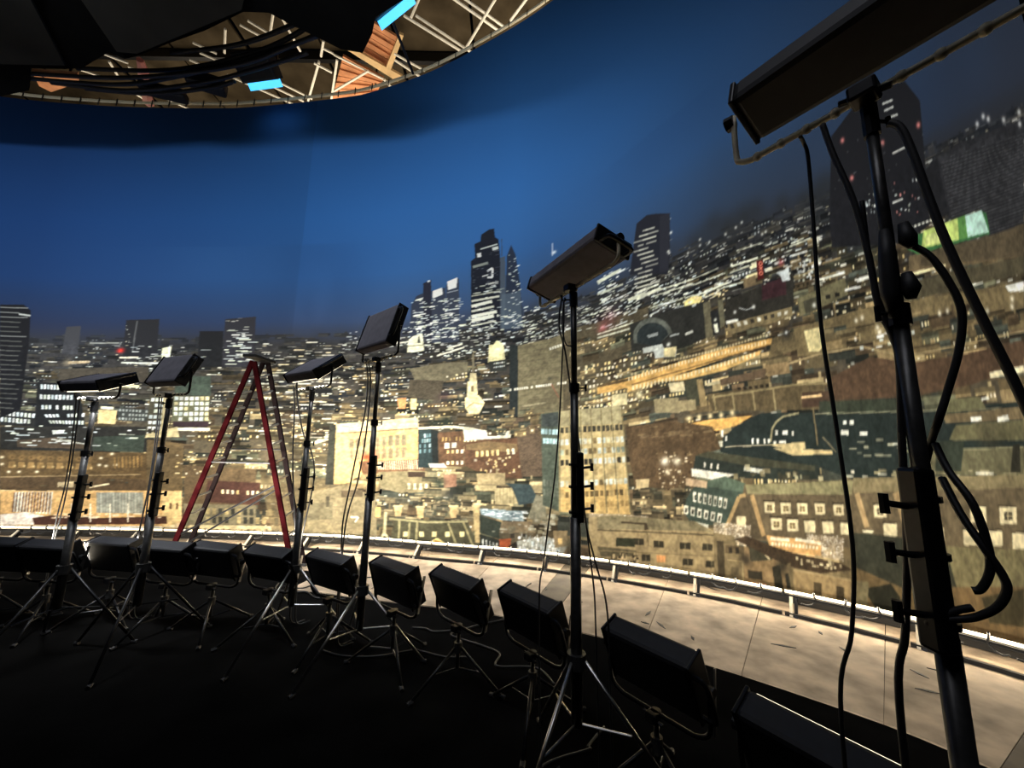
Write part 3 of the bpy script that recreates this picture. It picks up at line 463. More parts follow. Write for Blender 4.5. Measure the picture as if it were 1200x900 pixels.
BL([(500, 545), (634, 560), (634, 600), (480, 590)], 60, [(140, 126, 94), (110, 104, 80), (150, 136, 100), (60, 62, 50)], 22, 14, .15); Q([(520, 556), (535, 556), (535, 570), (520, 572)], (150, 112, 88)); G(514, 566, 7, (44, 52, 42), .9); G(527, 580, 9, (52, 54, 48), .9); Q([(558, 555), (592, 554), (592, 568), (560, 568)], (170, 152, 112)); Q([(580, 572), (611, 571), (611, 590), (580, 590)], (190, 174, 130)); 
for x in range(582, 611, 4): L((x, 572), (x, 590), .8, (150, 136, 100))
Q([(592, 566), (622, 568), (632, 588), (608, 592), (600, 572)], (58, 70, 70)); Q([(628, 580), (640, 582), (640, 610), (618, 608)], (130, 126, 104))
SC([(440, 583), (480, 583), (480, 595), (440, 595)], 24, 7, 3, [(240, 235, 215), (120, 112, 86)]); BL([(440, 580), (560, 583), (560, 608), (440, 606)], 46, [(120, 110, 84), (70, 68, 56), (98, 90, 70)], 12, 8, .1)
Q([(360, 576), (382, 573), (405, 568), (440, 582), (442, 634), (360, 634)], (138, 126, 96), 1, .12); Q([(362, 590), (390, 588), (390, 608), (360, 610)], (116, 108, 84)); Q([(382, 582), (386, 582), (386, 594), (382, 594)], (80, 74, 58)); PL([(411, 606), (420, 606), (416, 612)], 2, (240, 235, 215)); Q([(400, 575), (425, 574), (425, 582), (400, 583)], (96, 84, 64)); SC([(360, 628), (440, 630), (440, 637), (360, 636)], 46, 12, 2, [(245, 230, 190)])
L((452, 600), (450, 628), 3.4, (206, 196, 150)); PL([(446, 634), (450, 624), (457, 634)], 3, (214, 204, 160)); Q([(440, 594), (446, 594), (446, 606), (440, 606)], (225, 185, 110))
Q([(462, 608), (548, 611), (564, 648), (456, 642)], (74, 72, 54), 1, .15); PL([(456, 608), (500, 612), (548, 611)], 2.4, (152, 146, 108))
for a, b in (((468, 610), (467, 642)), ((489, 611), (487, 643)), ((525, 613), (538, 646)), ((543, 612), (557, 647)), ((480, 612), (478, 640))): L(a, b, 2.4, (158, 150, 108))
for x in (475, 494, 509, 524.5, 541.5): Q([(x-2.6, 623), (x+2.6, 623), (x+2.6, 629), (x-2.6, 629)], (244, 226, 160))
for x in (494, 528, 546): Q([(x-3, 638), (x+3, 638), (x+3, 645), (x-3, 645)], (236, 208, 130))
Q([(502, 637), (512, 631), (523, 638), (522, 645), (503, 643)], (236, 190, 100)); PL([(502, 637), (512, 631), (523, 638)], 1.6, (255, 225, 150))
for x, y, h_ in ((462, 593, 12), (488, 594, 13), (527, 593, 14)): Q([(x, y), (x+9, y), (x+8, y+h_), (x+1, y+h_)], (192, 166, 118)); L((x-1, y), (x+10, y), 2, (216, 192, 142))
Q([(554, 593), (562, 593), (563, 636), (557, 636)], (178, 158, 112)); L((553, 593), (563, 593), 2.4, (206, 186, 138))
Q([(562, 604), (588, 612), (586, 632), (562, 624)], (50, 56, 48)); Q([(562, 596), (612, 599), (614, 611), (590, 610), (564, 603)], (150, 168, 170)); SC([(563, 596), (612, 600), (612, 609), (566, 603)], 90, 7, 1.6, [(240, 246, 246), (110, 130, 135)]); Q([(588, 611), (622, 611), (628, 625), (585, 624)], (120, 106, 82)); Q([(585, 624), (625, 624), (624, 640), (586, 640)], (90, 82, 64)); Wn([(594, 625), (620, 625), (620, 631), (594, 631)], 2, 1, [(50, 46, 38)], 1, .4, .9)
Q([(562, 626), (586, 633), (586, 650), (562, 646)], (44, 48, 42)); Wn([(564, 630), (584, 636), (584, 648), (564, 644)], 5, 1, [(214, 216, 205)], 1, .4, .85); Q([(585, 632), (599, 631), (597, 650), (586, 650)], (158, 84, 52)); Q([(596, 640), (606, 634), (606, 652), (594, 652)], (44, 40, 34))
Q([(606, 634), (640, 628), (665, 640), (655, 658), (606, 654)], (166, 168, 156), .9, .3); SC([(606, 628), (662, 632), (655, 656), (608, 652)], 160, 2.2, 5, [(246, 248, 242), (180, 195, 198), (110, 110, 96)]); SC([(575, 624), (640, 606), (655, 606), (640, 628)], 50, 8, 4, [(170, 168, 148), (120, 114, 92)])
Q([(648, 622), (665, 622), (664, 640), (650, 642)], (140, 122, 90)); Q([(654, 631), (659, 631), (659, 638), (654, 638)], (240, 200, 130)); G(668, 640, 8, (70, 66, 52), .9)
# tower block
Q([(634, 485), (656, 482), (656, 600), (636, 592)], (82, 90, 76)); Q([(635, 486), (655, 483), (655, 500), (635, 500)], (66, 72, 68)); Wn([(634, 502), (655, 503), (655, 510), (634, 509)], 5, 1, [(190, 225, 225)], 1, .8, .9); Wn([(636, 513), (655, 514), (655, 521), (636, 520)], 5, 1, [(190, 225, 225)], 1, .75, .9); Wn([(636, 560), (655, 562), (655, 586), (636, 582)], 5, 2, [(110, 116, 100)], 1, .6, .7)
Q([(655, 482), (727, 475), (739, 603), (655, 600)], (184, 164, 116), 1, .05); Q([(655, 482), (727, 475), (728, 496), (655, 500)], (158, 148, 112)); Q([(655, 566), (736, 566), (739, 603), (655, 600)], (212, 176, 110), .8)
def trow(y, c, p=1., off=(120, 104, 72)): Wn([(656, y+1), (729+(y-480)*.08, y-3), (729.5+(y-480)*.08, y+4), (656, y+8)], 14, 1, c, p, .72, .95, off)
DKW = [(62, 60, 50), (84, 80, 64)]; BRW = [(238, 238, 215), (210, 222, 212), (225, 215, 175)]
trow(500, DKW, .8, (150, 138, 104)); trow(514, BRW, .95); trow(526, [(150, 160, 140), (200, 212, 200)], .8); trow(538, [(48, 46, 40), (220, 225, 210)], .9); trow(551, [(196, 172, 120)], 1); trow(563, BRW, .8); trow(576, [(110, 92, 60), (190, 165, 110)], 1); trow(589, [(204, 170, 108)], 1)
for i in range(7): L((656+i*12, 483-i*1.3), (656+i*13.8, 601), 1.5, (126, 116, 84))
# front flats, bottom centre
Q([(690, 606), (720, 604), (815, 612), (836, 622), (838, 700), (690, 664)], (160, 142, 104), 1, .06); Q([(700, 606), (720, 604), (815, 611), (836, 624), (815, 622), (700, 620)], (132, 122, 92)); Q([(728, 611), (758, 613), (760, 621), (755, 621), (755, 615), (728, 613)], (70, 60, 44)); L((700, 621), (836, 627), 1.8, (92, 82, 60)); L((758, 622), (760, 640), 1.2, (110, 98, 72))
for x, y, wd in ((748.5, 634.5, 12), (772, 637.5, 12), (803, 639.5, 12.5), (829, 641, 12), (757, 653.5, 10), (806, 658.5, 12), (834, 661, 14)): Q([(x-wd/2, y-4), (x+wd/2, y-3.4), (x+wd/2, y+4.4), (x-wd/2, y+3.8)], (56, 52, 40)); L((x, y-3.4), (x, y+3.6), 1, (110, 100, 76))
Q([(769, 650), (780, 651), (780, 659), (770, 659)], (206, 150, 96)); Q([(722, 630), (744, 631), (744, 641), (722, 640)], (50, 52, 38)); Q([(700, 640), (745, 645), (748, 652), (704, 652)], (92, 84, 62)); Q([(700, 655), (728, 656), (745, 664), (745, 676), (700, 668)], (66, 60, 46), 1, .4); SC([(715, 648), (748, 650), (748, 664), (715, 662)], 40, 3, 4, [(225, 200, 150), (50, 42, 32)]); Wn([(772, 672), (822, 683), (822, 690), (772, 679)], 5, 1, [(120, 104, 74)], 1, .8, .8); L((700, 645), (836, 652), 1.2, (130, 116, 84)); L((770, 665), (820, 670), 1.4, (196, 174, 128))
Q([(836, 624), (860, 628), (872, 660), (874, 712), (838, 700)], (126, 112, 82), 1, .1); Q([(840, 634), (848, 634), (850, 680), (842, 690)], (72, 64, 48)); Wn([(854, 660), (868, 662), (868, 698), (854, 694)], 1, 2, [(100, 90, 66)], 1, .6, .6); PL([(852, 656), (870, 658), (872, 700)], 1.6, (168, 150, 108)); Q([(850, 639), (872, 640), (872, 650), (850, 648)], (92, 80, 58)); Wn([(852, 640), (868, 641), (868, 650), (852, 649)], 2, 1, [(50, 46, 38)], 1, .5, .8)
Q([(872, 640), (905, 645), (928, 668), (928, 722), (872, 712)], (140, 118, 84), 1, .12); Q([(877, 640), (905, 646), (905, 656), (880, 658)], (64, 62, 48)); PL([(893, 645), (902, 656)], 2, (216, 200, 160)); Q([(876, 668), (893, 670), (894, 680), (877, 678)], (52, 48, 38)); Q([(880, 682), (898, 684), (898, 694), (880, 690)], (198, 142, 104)); Q([(878, 690), (896, 694), (896, 700), (878, 698)], (60, 50, 40)); Q([(905, 664), (914, 662), (918, 690), (908, 692)], (46, 44, 34)); Q([(920, 672), (928, 672), (930, 690), (922, 690)], (52, 50, 40))
Q([(860, 632), (875, 628), (905, 640), (930, 648), (985, 660), (1000, 668), (962, 672), (925, 664), (900, 652)], (66, 54, 40), 1, .4); G(874, 656, 6, (50, 46, 38), .85); G(916, 664, 7, (44, 42, 34), .85); SC([(930, 655), (985, 662), (985, 668), (930, 664)], 18, 4, 2.4, [(240, 225, 180)])
Q([(930, 668), (998, 680), (998, 724), (930, 708)], (160, 138, 98), 1, .08); L((930, 668), (998, 680), 2, (178, 158, 116)); Wn([(945, 680), (998, 690), (998, 706), (945, 696)], 2, 1, [(76, 66, 48)], 1, .35, 1); L((930, 700), (1000, 716), 2, (120, 104, 76)); L((924, 660), (934, 720), 4, (110, 98, 72))
# --- dark towers, lit screens at the far right
Q([(972, 262), (974, 160), (1010, 112), (1060, 95), (1078, 118), (1090, 262), (1062, 285), (975, 290)], (30, 30, 33), 1, .15)
for a, b in (((1034, 122), (1046, 117)), ((1036, 130), (1047, 125)), ((1038, 139), (1052, 134)), ((1046, 180), (1062, 172)), ((1046, 238), (1058, 233)), ((928, 300), (946, 294))): L(a, b, 2.2, (220, 220, 208))
for x, y in ((1076, 147), (987, 165), (1034, 168), (998, 209)): G(x, y, 2.4, (255, 150, 140), .95)
SC([(1014, 228), (1026, 226), (1026, 250), (1014, 252)], 14, 3, 2.4, COOL); SC([(1044, 205), (1080, 200), (1080, 250), (1046, 255)], 20, 4, 2, COOL+[(230, 150, 140)]); SC([(975, 170), (1085, 150), (1085, 262), (975, 270)], 30, 3, 1.6, [(90, 90, 90)])
Q([(1098, 185), (1125, 168), (1200, 138), (1200, 280), (1160, 282), (1150, 245), (1112, 258)], (42, 42, 44), 1, .15); Q([(1084, 200), (1098, 185), (1112, 250), (1092, 262)], (32, 32, 34))
for i in range(25): y = 187+i*4.2; L((1102+i*.8, y), (1200, y-30), 1.2, (76, 76, 76), .85)
for i in range(6): x = 1100+i*18; Q([(x, 184-i*6.4), (x+13, 178-i*6.4), (x+14, 186-i*6.4), (x+1, 191-i*6.4)], (50, 50, 52))
for x, y in ((1145, 146), (1158, 140), (1195, 146), (1152, 137), (1194, 132), (1176, 141)): G(x, y, 2.2, (235, 235, 228), .9)
Q([(1063, 292), (1062, 280), (1150, 247), (1156, 250), (1160, 274), (1075, 298)], (60, 110, 64)); Q([(1080, 291), (1082, 271), (1122, 256), (1128, 280)], (196, 214, 120)); Q([(1084, 288), (1086, 276), (1110, 266), (1112, 282)], (222, 228, 150), .7); Q([(1124, 281), (1122, 256), (1132, 252), (1136, 278)], (92, 140, 74)); Q([(1134, 278), (1131, 253), (1150, 246), (1159, 272)], (188, 224, 205))
for i in range(8): x = 1062+i*4.6; L((x, 269-i*1.7), (x+3, 268-i*1.7), 2.4, (240, 240, 220))
Q([(1160, 276), (1200, 262), (1200, 300), (1080, 312), (1078, 298)], (84, 74, 56))
# ------------------------------------------------------------------ backdrop mesh with the print as its colours
def lin(c): return np.where(c <= .04045, c/12.92, ((c+.055)/1.055)**2.4)
# soft blotches of the dye and a slightly soft print
def soft(n, sc_):
    a = rng.random((n, n*3)); yy = np.linspace(0, n-1.001, GH); xx = np.linspace(0, n*3-1.001, GW); y0 = yy.astype(int); x0 = xx.astype(int); fy = (yy-y0)[:, None]; fx = (xx-x0)[None]
    y1, x1 = y0+1, x0+1; return (a[y0][:, x0]*(1-fy)*(1-fx)+a[y0][:, x1]*(1-fy)*fx+a[y1][:, x0]*fy*(1-fx)+a[y1][:, x1]*fy*fx-.5)*sc_
gm = np.clip((1.0-TT)/.05, 0, 1); img *= (1+(soft(24, .16)+soft(90, .26)+soft(240, .30))*gm)[..., None].astype(np.float32)
img[:, 1:-1] = (img[:, :-2]+img[:, 1:-1]*2+img[:, 2:])/4; img[1:-1] = (img[:-2]+img[1:-1]*2+img[2:])/4
img = np.clip(img, 0, 1); lo = lin(img).reshape(NR, SS, NC, SS, 3).mean((1, 3)).astype(np.float32)   # NR x NC
tg = (np.arange(NR)+.5)/NR*TMAX
tang = TA0+(TA1-TA0)*(np.arange(NC)+.5)/NC; az = np.arctan(tang)
zhc = zh_az(az); topc = np.interp(az, TOP_AZ, TOP_Z)
SKR = 60
kk = np.linspace(0, 1, SKR+1)[1:]
t_up = (topc/zhc)
rowsT = np.concatenate([np.repeat(tg[:, None], NC, 1), tg[-1]+(t_up[None, :]-tg[-1])*kk[:, None]], 0)     # t for every vertex
rowsT[0, :] = 0.02
skyc = lin(sky_at(rowsT[NR:], np.repeat((600+F*tang)[None, :], SKR, 0))).astype(np.float32)
colr = np.concatenate([lo, skyc], 0)
Z = rowsT*zhc[None, :]; X = np.interp(az, WAZ, WX)[None, :].repeat(NR+SKR, 0); Y = np.interp(az, WAZ, WY)[None, :].repeat(NR+SKR, 0)
NT = NR+SKR
co = np.stack([X, Y, Z], -1).reshape(-1, 3).astype(np.float32)
i0 = (np.arange(NT-1)[:, None]*NC+np.arange(NC-1)[None, :]).ravel()
quads = np.stack([i0, i0+1, i0+NC+1, i0+NC], 1).astype(np.int32)
me = bpy.data.meshes.new('backdrop'); me.vertices.add(len(co)); me.vertices.foreach_set('co', co.ravel())
me.loops.add(quads.size); me.loops.foreach_set('vertex_index', quads.ravel()); me.polygons.add(len(quads)); me.polygons.foreach_set('loop_start', np.arange(0, quads.size, 4, dtype=np.int32)); me.polygons.foreach_set('loop_total', np.full(len(quads), 4, np.int32))
me.update(); me.polygons.foreach_set('use_smooth', np.ones(len(quads), bool))
at = me.color_attributes.new('print', 'FLOAT_COLOR', 'POINT'); at.data.foreach_set('color', np.concatenate([colr.reshape(-1, 3)*PRINT_GAIN, np.ones((len(co), 1))], 1).astype(np.float32).ravel())
mb = bpy.data.materials.new('printed_cloth'); mb.use_nodes = True; nt = mb.node_tree; b = nt.nodes['Principled BSDF']; b.inputs['Roughness'].default_value = .85; b.inputs['Specular IOR Level'].default_value = .15
an = nt.nodes.new('ShaderNodeAttribute'); an.attribute_name = 'print'; nt.links.new(an.outputs['Color'], b.inputs['Base Color'])
me.materials.append(mb)
bd = bpy.data.objects.new('backdrop', me); C.objects.link(bd)
tag(bd, 'huge curved cloth backdrop printed with a night city skyline under a blue sky', 'backdrop')
# ------------------------------------------------------------------ floor
S0, S1 = s_of_az(math.radians(-59)), s_of_az(math.radians(57))
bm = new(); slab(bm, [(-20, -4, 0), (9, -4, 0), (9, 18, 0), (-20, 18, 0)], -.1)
floor = link('floor', bm, M['shadefloor']); floor['kind'] = 'structure'
def board_mat(i, c):
    m = mat('floor_board_%d' % i, c, .7, 0, .5, 3.5, .6); return m
BM = [board_mat(0, (.50, .39, .28)), board_mat(1, (.47, .365, .26)), board_mat(2, (.43, .33, .23)), board_mat(3, (.13, .105, .075))]
random.seed(4)
s = S0; k = 0
while s < S1:
    wd = .42 if k % 5 == 3 else 1.22
    bm = new(); e = min(s+wd-.008, S1+1); pts = []
    for j in range(4): pts.append(wall_s(s+(e-s)*j/3, .02, .001)[0])
    far = [wall_s(s+(e-s)*j/3, 2.35 if wall_s(s)[0].x > -3 else 1.6, .001)[0] for j in range(4)]  # tan boards cut off at the near edge of the lit strip
    slab(bm, pts+far[::-1], .011+random.random()*.002)
    o = link('floor_board', bm, BM[3] if wd < 1 else BM[k % 3], floor); s += wd; k += 1
# scuffed tape marks and dark scraps on the boards
for x, y in ((760, 719), (835, 690), (756, 730), (775, 733), (812, 748), (962, 742), (918, 757), (990, 762), (1088, 810), (1105, 787), (640, 690), (1078, 790), (930, 735), (680, 705)):
    p = atz(x, y, .013); bm = new(); a = random.random()*3; l = random.uniform(.04, .12)
    d1 = Vector((math.cos(a), math.sin(a), 0)); d2 = Vector((-d1.y, d1.x, 0))
    slab(bm, [p-d1*l+d2*.01, p+d2*.02, p+d1*l, p-d2*.015], .006)
    tag(link('tape_scrap', bm, M['rubber']), 'small dark scrap of tape lying on the lit floor boards', 'tape', 'dark scraps on the lit floor boards')
# ------------------------------------------------------------------ backdrop edges
def along(s0, s1, off, z, step=.25):
    n = max(2, int((s1-s0)/step)); return [wall_s(s0+(s1-s0)*i/n, off, z)[0] for i in range(n+1)]
bm = new(); tube(bm, along(S0, S1, .05, .075), .07, 6); link('hem_weight', bm, M['hem'], bd)
def top_z(s): 
    p = wall_s(s)[0]; return float(np.interp(math.atan2(p.x, p.y), TOP_AZ, TOP_Z))
ring = tag(bpy.data.objects.new('hanging_rail', None), 'curved pale steel pipe holding up the top edge of the backdrop', 'rail'); C.objects.link(ring)
ss = np.arange(S0, s_of_az(math.radians(40)), .25)
bm = new(); tube(bm, [wall_s(x, .0, top_z(x)+.13)[0] for x in ss], .035, 6); link('pipe', bm, M['litmetal'], ring)
bm = new()
for x in np.arange(S0, s_of_az(math.radians(40)), .42):
    a = wall_s(x, .045, top_z(x)+.17)[0]; b_ = wall_s(x, .05, top_z(x)-.02)[0]; tube(bm, [a, b_], .012, 4)
t_ = link('rope_ties', bm, M['rubber'], ring); t_['kind'] = 'stuff'
# ------------------------------------------------------------------ battens along the foot of the backdrop
clip_bm = new()
tube(clip_bm, smooth_path([(0, .01, .045), (0, .03, .02), (.01, .02, -.02), (-.02, .035, -.05), (-.06, .05, -.062), (-.10, .06, -.05)], 3), .008, 5)
clip_me = bpy.data.meshes.new('clip'); clip_bm.to_mesh(clip_me); clip_bm.free(); clip_me.materials.append(M['rubber'])
ns = int((S1-S0)/1.16)
ONE = 'first second third fourth fifth sixth seventh eighth ninth tenth eleventh twelfth thirteenth fourteenth fifteenth sixteenth seventeenth eighteenth nineteenth twentieth'.split()
for i in range(ns):
    a = S0+i*1.16; e = a+1.13
    t = tag(bpy.data.objects.new('light_batten', None), '%s tube batten from the left, on brackets at the foot of the backdrop' % ONE[i], 'batten', 'tube battens along the foot of the backdrop'); C.objects.link(t)
    p0, tv, nv = wall_s((a+e)/2, .36, 0); t.location = p0; t.rotation_euler = (0, 0, math.atan2(tv.y, tv.x)); inv = Matrix.Rotation(-math.atan2(tv.y, tv.x), 4, 'Z') @ Matrix.Translation(-p0)
    def lc(p): return inv @ p
    bm = new(); tube(bm, [lc(p) for p in along(a, e, .36, .235)], .019, 8); link('tube', bm, M['batten'], t)
    bm = new(); tube(bm, [lc(p) for p in along(a, e, .40, .205)], .016, 4); link('carrier', bm, M['blackmetal'], t)
    bm = new(); P_ = [lc(p) for p in along(a, e, .56, .03)]; tube(bm, P_, .03, 4); link('base_bar', bm, M['blackmetal'], t)
    for sx, mm in ((a+.05, M['cream']), (a+.10, M['blackmetal'])):
        q = [lc(wall_s(sx, o_, z_)[0]) for o_, z_ in ((.36, .215), (.41, .20), (.58, .04), (.60, .01), (.52, .01), (.40, .13))]
        q2 = [lc(wall_s(sx+.035, o_, z_)[0]) for o_, z_ in ((.36, .215), (.41, .20), (.58, .04), (.60, .01), (.52, .01), (.40, .13))]
        bm = new(); A = [bm.verts.new(p) for p in q]; B = [bm.verts.new(p) for p in q2]; bm.faces.new(A); bm.faces.new(B[::-1])
        for j in range(6): bm.faces.new((A[j], B[j], B[(j+1) % 6], A[(j+1) % 6]))
        link('bracket', bm, mm, t)
    for j in range(3):
        c_ = bpy.data.objects.new('clip', clip_me); C.objects.link(c_); c_.parent = t
        p, tv2, nv2 = wall_s(a+.3+j*.3, .38, .225); q = lc(p); c_.location = q
        c_.rotation_euler = (0, 0, math.pi+random.uniform(-.3, .3)); c_.scale = (random.choice((-1, 1))*random.uniform(1., 1.6), 1.3, random.uniform(1.1, 1.6))
    if -30 < math.degrees(math.atan2(p0.x, p0.y)) < 60 or i % 2 == 0:
        add_light('batten_glow', 'AREA', (0, -.03, .28), P_RAIL*(1 if p0.x > -3 else 1.5), (1, .84, .60), parent=t, target=(0, -.22, .0), shape='RECTANGLE', size=1.0, size_y=.03)
        add_light('batten_glow', 'AREA', (0, .04, .20), P_RAIL*.28, (1, .86, .64), parent=t, target=(0, .05, .0), shape='RECTANGLE', size=1.0, size_y=.03)
# ------------------------------------------------------------------ flood lights
def flood(loc, yaw, tilt, W, H, T, label, group, power, high, colr):
    """yaw: heading of the lamp front (0 = +y, clockwise seen from above in degrees)"""
    i_near = 'beaded' in label
    t = thing('flood_light', loc, -math.radians(yaw), label, 'flood light', group)
    R_ = Matrix.Rotation(math.radians(tilt), 3, 'X')
    bm = new(); box(bm, (0, 0, 0), (W, T, H), R_, .025)
    h = link('housing', bm, M['housing' if i_near or not high else 'lithousing'], t)
    bm = new(); box(bm, R_ @ Vector((0, T/2+.006, 0)), (W*.9, .012, H*.84), R_, .004); link('diffuser', bm, M['lamp'], h)
    for s_ in (-1, 1):
        bm = new(); box(bm, R_ @ Vector((s_*W/2, 0, 0)), (.018, T*1.05, H*1.02), R_, .005); link('end_cap', bm, M['blackmetal'], h)
    bm = new()      # carrying frame at the right end of the lamp
    tube(bm, [R_ @ Vector(p) for p in smooth_path([(W/2, -T*.4, -H*.36), (W/2+.08, -T*.45, -H*.32), (W/2+.09, -T*.45, 0), (W/2+.08, -T*.45, H*.32), (W/2, -T*.4, H*.36)], 4)], .014, 6); link('handle', bm, M['blackmetal'], h)
    d = (.17 if i_near else .10)+.5*abs(H*math.cos(math.radians(tilt))) if high else H/2+.09; x = W/2+.045; r = .05 if high else .10
    bm = new()
    if high:
        tube(bm, smooth_path([(-x, 0, .02), (-x, 0, -d+r), (-x+r*.3, 0, -d+r*.3), (-x+r, 0, -d)], 4)+smooth_path([(x-r, 0, -d), (x-r*.3, 0, -d+r*.3), (x, 0, -d+r), (x, 0, .02)], 4), .011, 8)
    else:
        tube(bm, smooth_path([(-x, 0, .02), (-x, 0, -d+r), (-x+r*.3, 0, -d+r*.3), (-x+r, 0, -d)], 4)+smooth_path([(x-r, 0, -d), (x-r*.3, 0, -d+r*.3), (x, 0, -d+r), (x, 0, .02)], 4), .013, 8)
    y = link('yoke', bm, M['litmetal'] if i_near or 'steeply' in label else M['blackmetal'] if high else M['blackmetal'], t, True)
    if high:
        for j in range(-4, 5):
            if j: bm = new(); bmesh.ops.create_uvsphere(bm, u_segments=8, v_segments=6, radius=.0165); bmesh.ops.translate(bm, verts=bm.verts, vec=(j*W*.115, 0, -d)); link('bead', bm, M['litmetal'], y, True)
    if not high:
        a_, b_ = Vector((x+.012, .05, H*.30)), Vector((x+.03, -.02, -d+.07)); bm = new(); box(bm, (a_+b_)/2, (.008, .032, (a_-b_).length), (a_-b_).to_track_quat('Z', 'Y').to_matrix()); link('lit_arm_edge', bm, M['chrome'], y)  # bright bar added for the lit edge of the right yoke arm
    for s_ in (-1, 1):
        bm = new(); bmesh.ops.create_cone(bm, cap_ends=True, segments=10, radius1=.03, radius2=.026, depth=.03, matrix=Matrix.Translation((s_*(x+.012), 0, 0)) @ Matrix.Rotation(math.pi/2, 4, 'Y')); link('tilt_knob', bm, M['blackmetal'], y)
    bm = new(); tube(bm, [(0, 0, -d+.015), (0, 0, -d-.02), (0, 0, -d-.02), (0, 0, -d-.10)], [.03, .03, .016, .016], 10); link('spigot', bm, M['greymetal'], t)
    bm = new(); box(bm, (.0, -.03, -d-.01), (.07, .07, .05), None, .008); tube(bm, [(-.06, -.03, -d-.0), (.06, -.03, -d-.03)], .01, 6); link('clamp', bm, M['blackmetal'], t)
    f = R_ @ Vector((0, T/2+.03, 0)); aim = R_ @ Vector((0, 2, 0))
    add_light('lamp_glow', 'AREA', f, power, colr, parent=t, target=aim, shape='RECTANGLE', size=W*.85, size_y=H*.8, spread=math.radians((140 if tilt > 0 else 105) if high else 104))
    return t, d
def knob(bm, base, d, l=.05, bar=.045, r=.006):
    base = Vector(base); d = Vector(d).normalized(); tube(bm, [base, base+d*l], r, 6); tube(bm, [base+d*l-Vector((0, 0, bar/2)), base+d*l+Vector((0, 0, bar/2))], r*1.3, 6)
def stand(x, y, top, hub, label, group, side=1, rad=(.021, .027, .034), legr=.55, rot=0., bright=True, low=False):
    t = thing('light_stand', (x, y, 0), 0, label, 'light stand', group)
    if low:
        bm = new(); tube(bm, [(0, 0, hub-.16), (0, 0, top)], rad[0], 10); link('pole', bm, M['greymetal'], t, True)
        secs = []
    else:
        z1, z2 = min(1.55, top*.52), top*.78
        bm = new(); tube(bm, [(0, 0, hub-.35), (0, 0, z1)], rad[2], 14); link('lower_tube', bm, M['greymetal'], t, True)
        bm = new(); tube(bm, [(0, 0, z1), (0, 0, z2)], rad[1], 14); link('middle_tube', bm, M['greymetal'], t, True)
        bm = new(); tube(bm, [(0, 0, z2), (0, 0, top)], rad[0], 14); link('upper_tube', bm, M['greymetal'], t, True)
        bm = new(); tube(bm, [(0, 0, z2-.03), (0, 0, z2+.03)], rad[1]*1.35, 12); knob(bm, (side*rad[1], 0, z2), (side, -.2, 0)); link('upper_collar', bm, M['blackmetal'], t)
        bm = new(); box(bm, (side*.028, -.01, z1+.19), (.05, .06, .44), None, .01)
        for zz in (z1+.03, z1+.19, z1+.33): tube(bm, [(0, 0, zz-.008), (0, 0, zz+.008)], rad[2]*1.25, 12)
        cb = link('lock_block', bm, M['blackmetal'], t)
        for zz in (z1+.05, z1+.19, z1+.31):
            bm = new(); knob(bm, (side*.05, 0, zz), (side, 0, .12), .06, .05, .009); link('lock_handle', bm, M['blackmetal'], cb)
        bm = new(); tube(bm, [(0, 0, top-.1), (0, 0, top)], rad[0]*1.4, 10); knob(bm, (-side*rad[0], 0, top-.05), (-side, 0, 0), .04, .03); link('top_socket', bm, M['blackmetal'], t)
    bm = new(); tube(bm, [(0, 0, hub-.04), (0, 0, hub+.04)], rad[-1]*1.7, 12); link('hub', bm, M['greymetal'], t)
    lm = M['chrome'] if bright else M['blackmetal']
    for j in range(3):
        a = rot+j*2*math.pi/3; d = Vector((math.cos(a), math.sin(a), 0)); ft = d*legr+Vector((0, 0, .012))
        bm = new(); tube(bm, [d*rad[-1]*1.4+Vector((0, 0, hub)), ft], .012 if low else .0125, 8); lg = link('leg', bm, lm, t, True)
        bm = new(); tube(bm, [ft-d*.03+Vector((0, 0, .01)), ft+d*.015], .018, 8); link('rubber_foot', bm, M['rubber'], lg)
        bm = new(); h0 = hub-(.16 if low else .34); tube(bm, [Vector((0, 0, h0)), d*legr*.5+Vector((0, 0, hub*.5))], .007, 6); link('brace', bm, lm, t)
    return t
CW, WW = (.92, .95, 1.0), (1, .94, .82)
ordn = ['leftmost', 'second', 'third', 'fourth', 'fifth', 'nearest, rightmost']
look = ['thin dark flood head tipped nearly flat', 'dark flood head with a square back', 'slanted dark flood head with a bluish top', 'dark flood head seen square from behind', 'long dark flood head tipped steeply up', 'huge near flood head with a beaded yoke bar']
# (x, y in the picture of the top of the pole, distance, yaw, tilt, hub, leg rotation)
HI = [(112, 470, 5.8, 14, -66, .75, .4), (199, 466, 5.4, 20, -24, .75, .9), (366, 458, 4.7, 34, -52, .72, .2), (444, 424, 4.15, 42, -16, .62, 0.0), (672, 342, 2.6, 64, 74, .72, -.23), (1017, 122, 1.5, 56, 72, .8, .3)]
for i, (px, py, D, yaw, tilt, hub, rot) in enumerate(HI):
    p = atd(px, py, D); W = (.54, .50, .60, .62, .84, .68)[i]; Hh = (.34, .34, .38, .44, .27, .22)[i]
    d = (.17 if i == 5 else .10)+.5*Hh*math.cos(math.radians(tilt))
    stand(p.x, p.y, p.z-.01, hub, 'tall tripod stand, %s of six, under a %s' % (ordn[i].split(',')[0], look[i].split(' with')[0]), 'tall tripod stands', side=(-1 if i == 5 else 1), rad=((.015, .019, .025) if i == 5 else (.021, .027, .034)), rot=rot, legr=.62, bright=i in (2, 3, 4))
    flood((p.x, p.y, p.z+d+.03), yaw, tilt, W, Hh, .11, look[i]+', on the %s tall stand' % ordn[i].split(',')[0], 'flood heads on the tall stands', P_HIGH*(.3, .45, .28, .34, .85, 1.0)[i], True, CW)
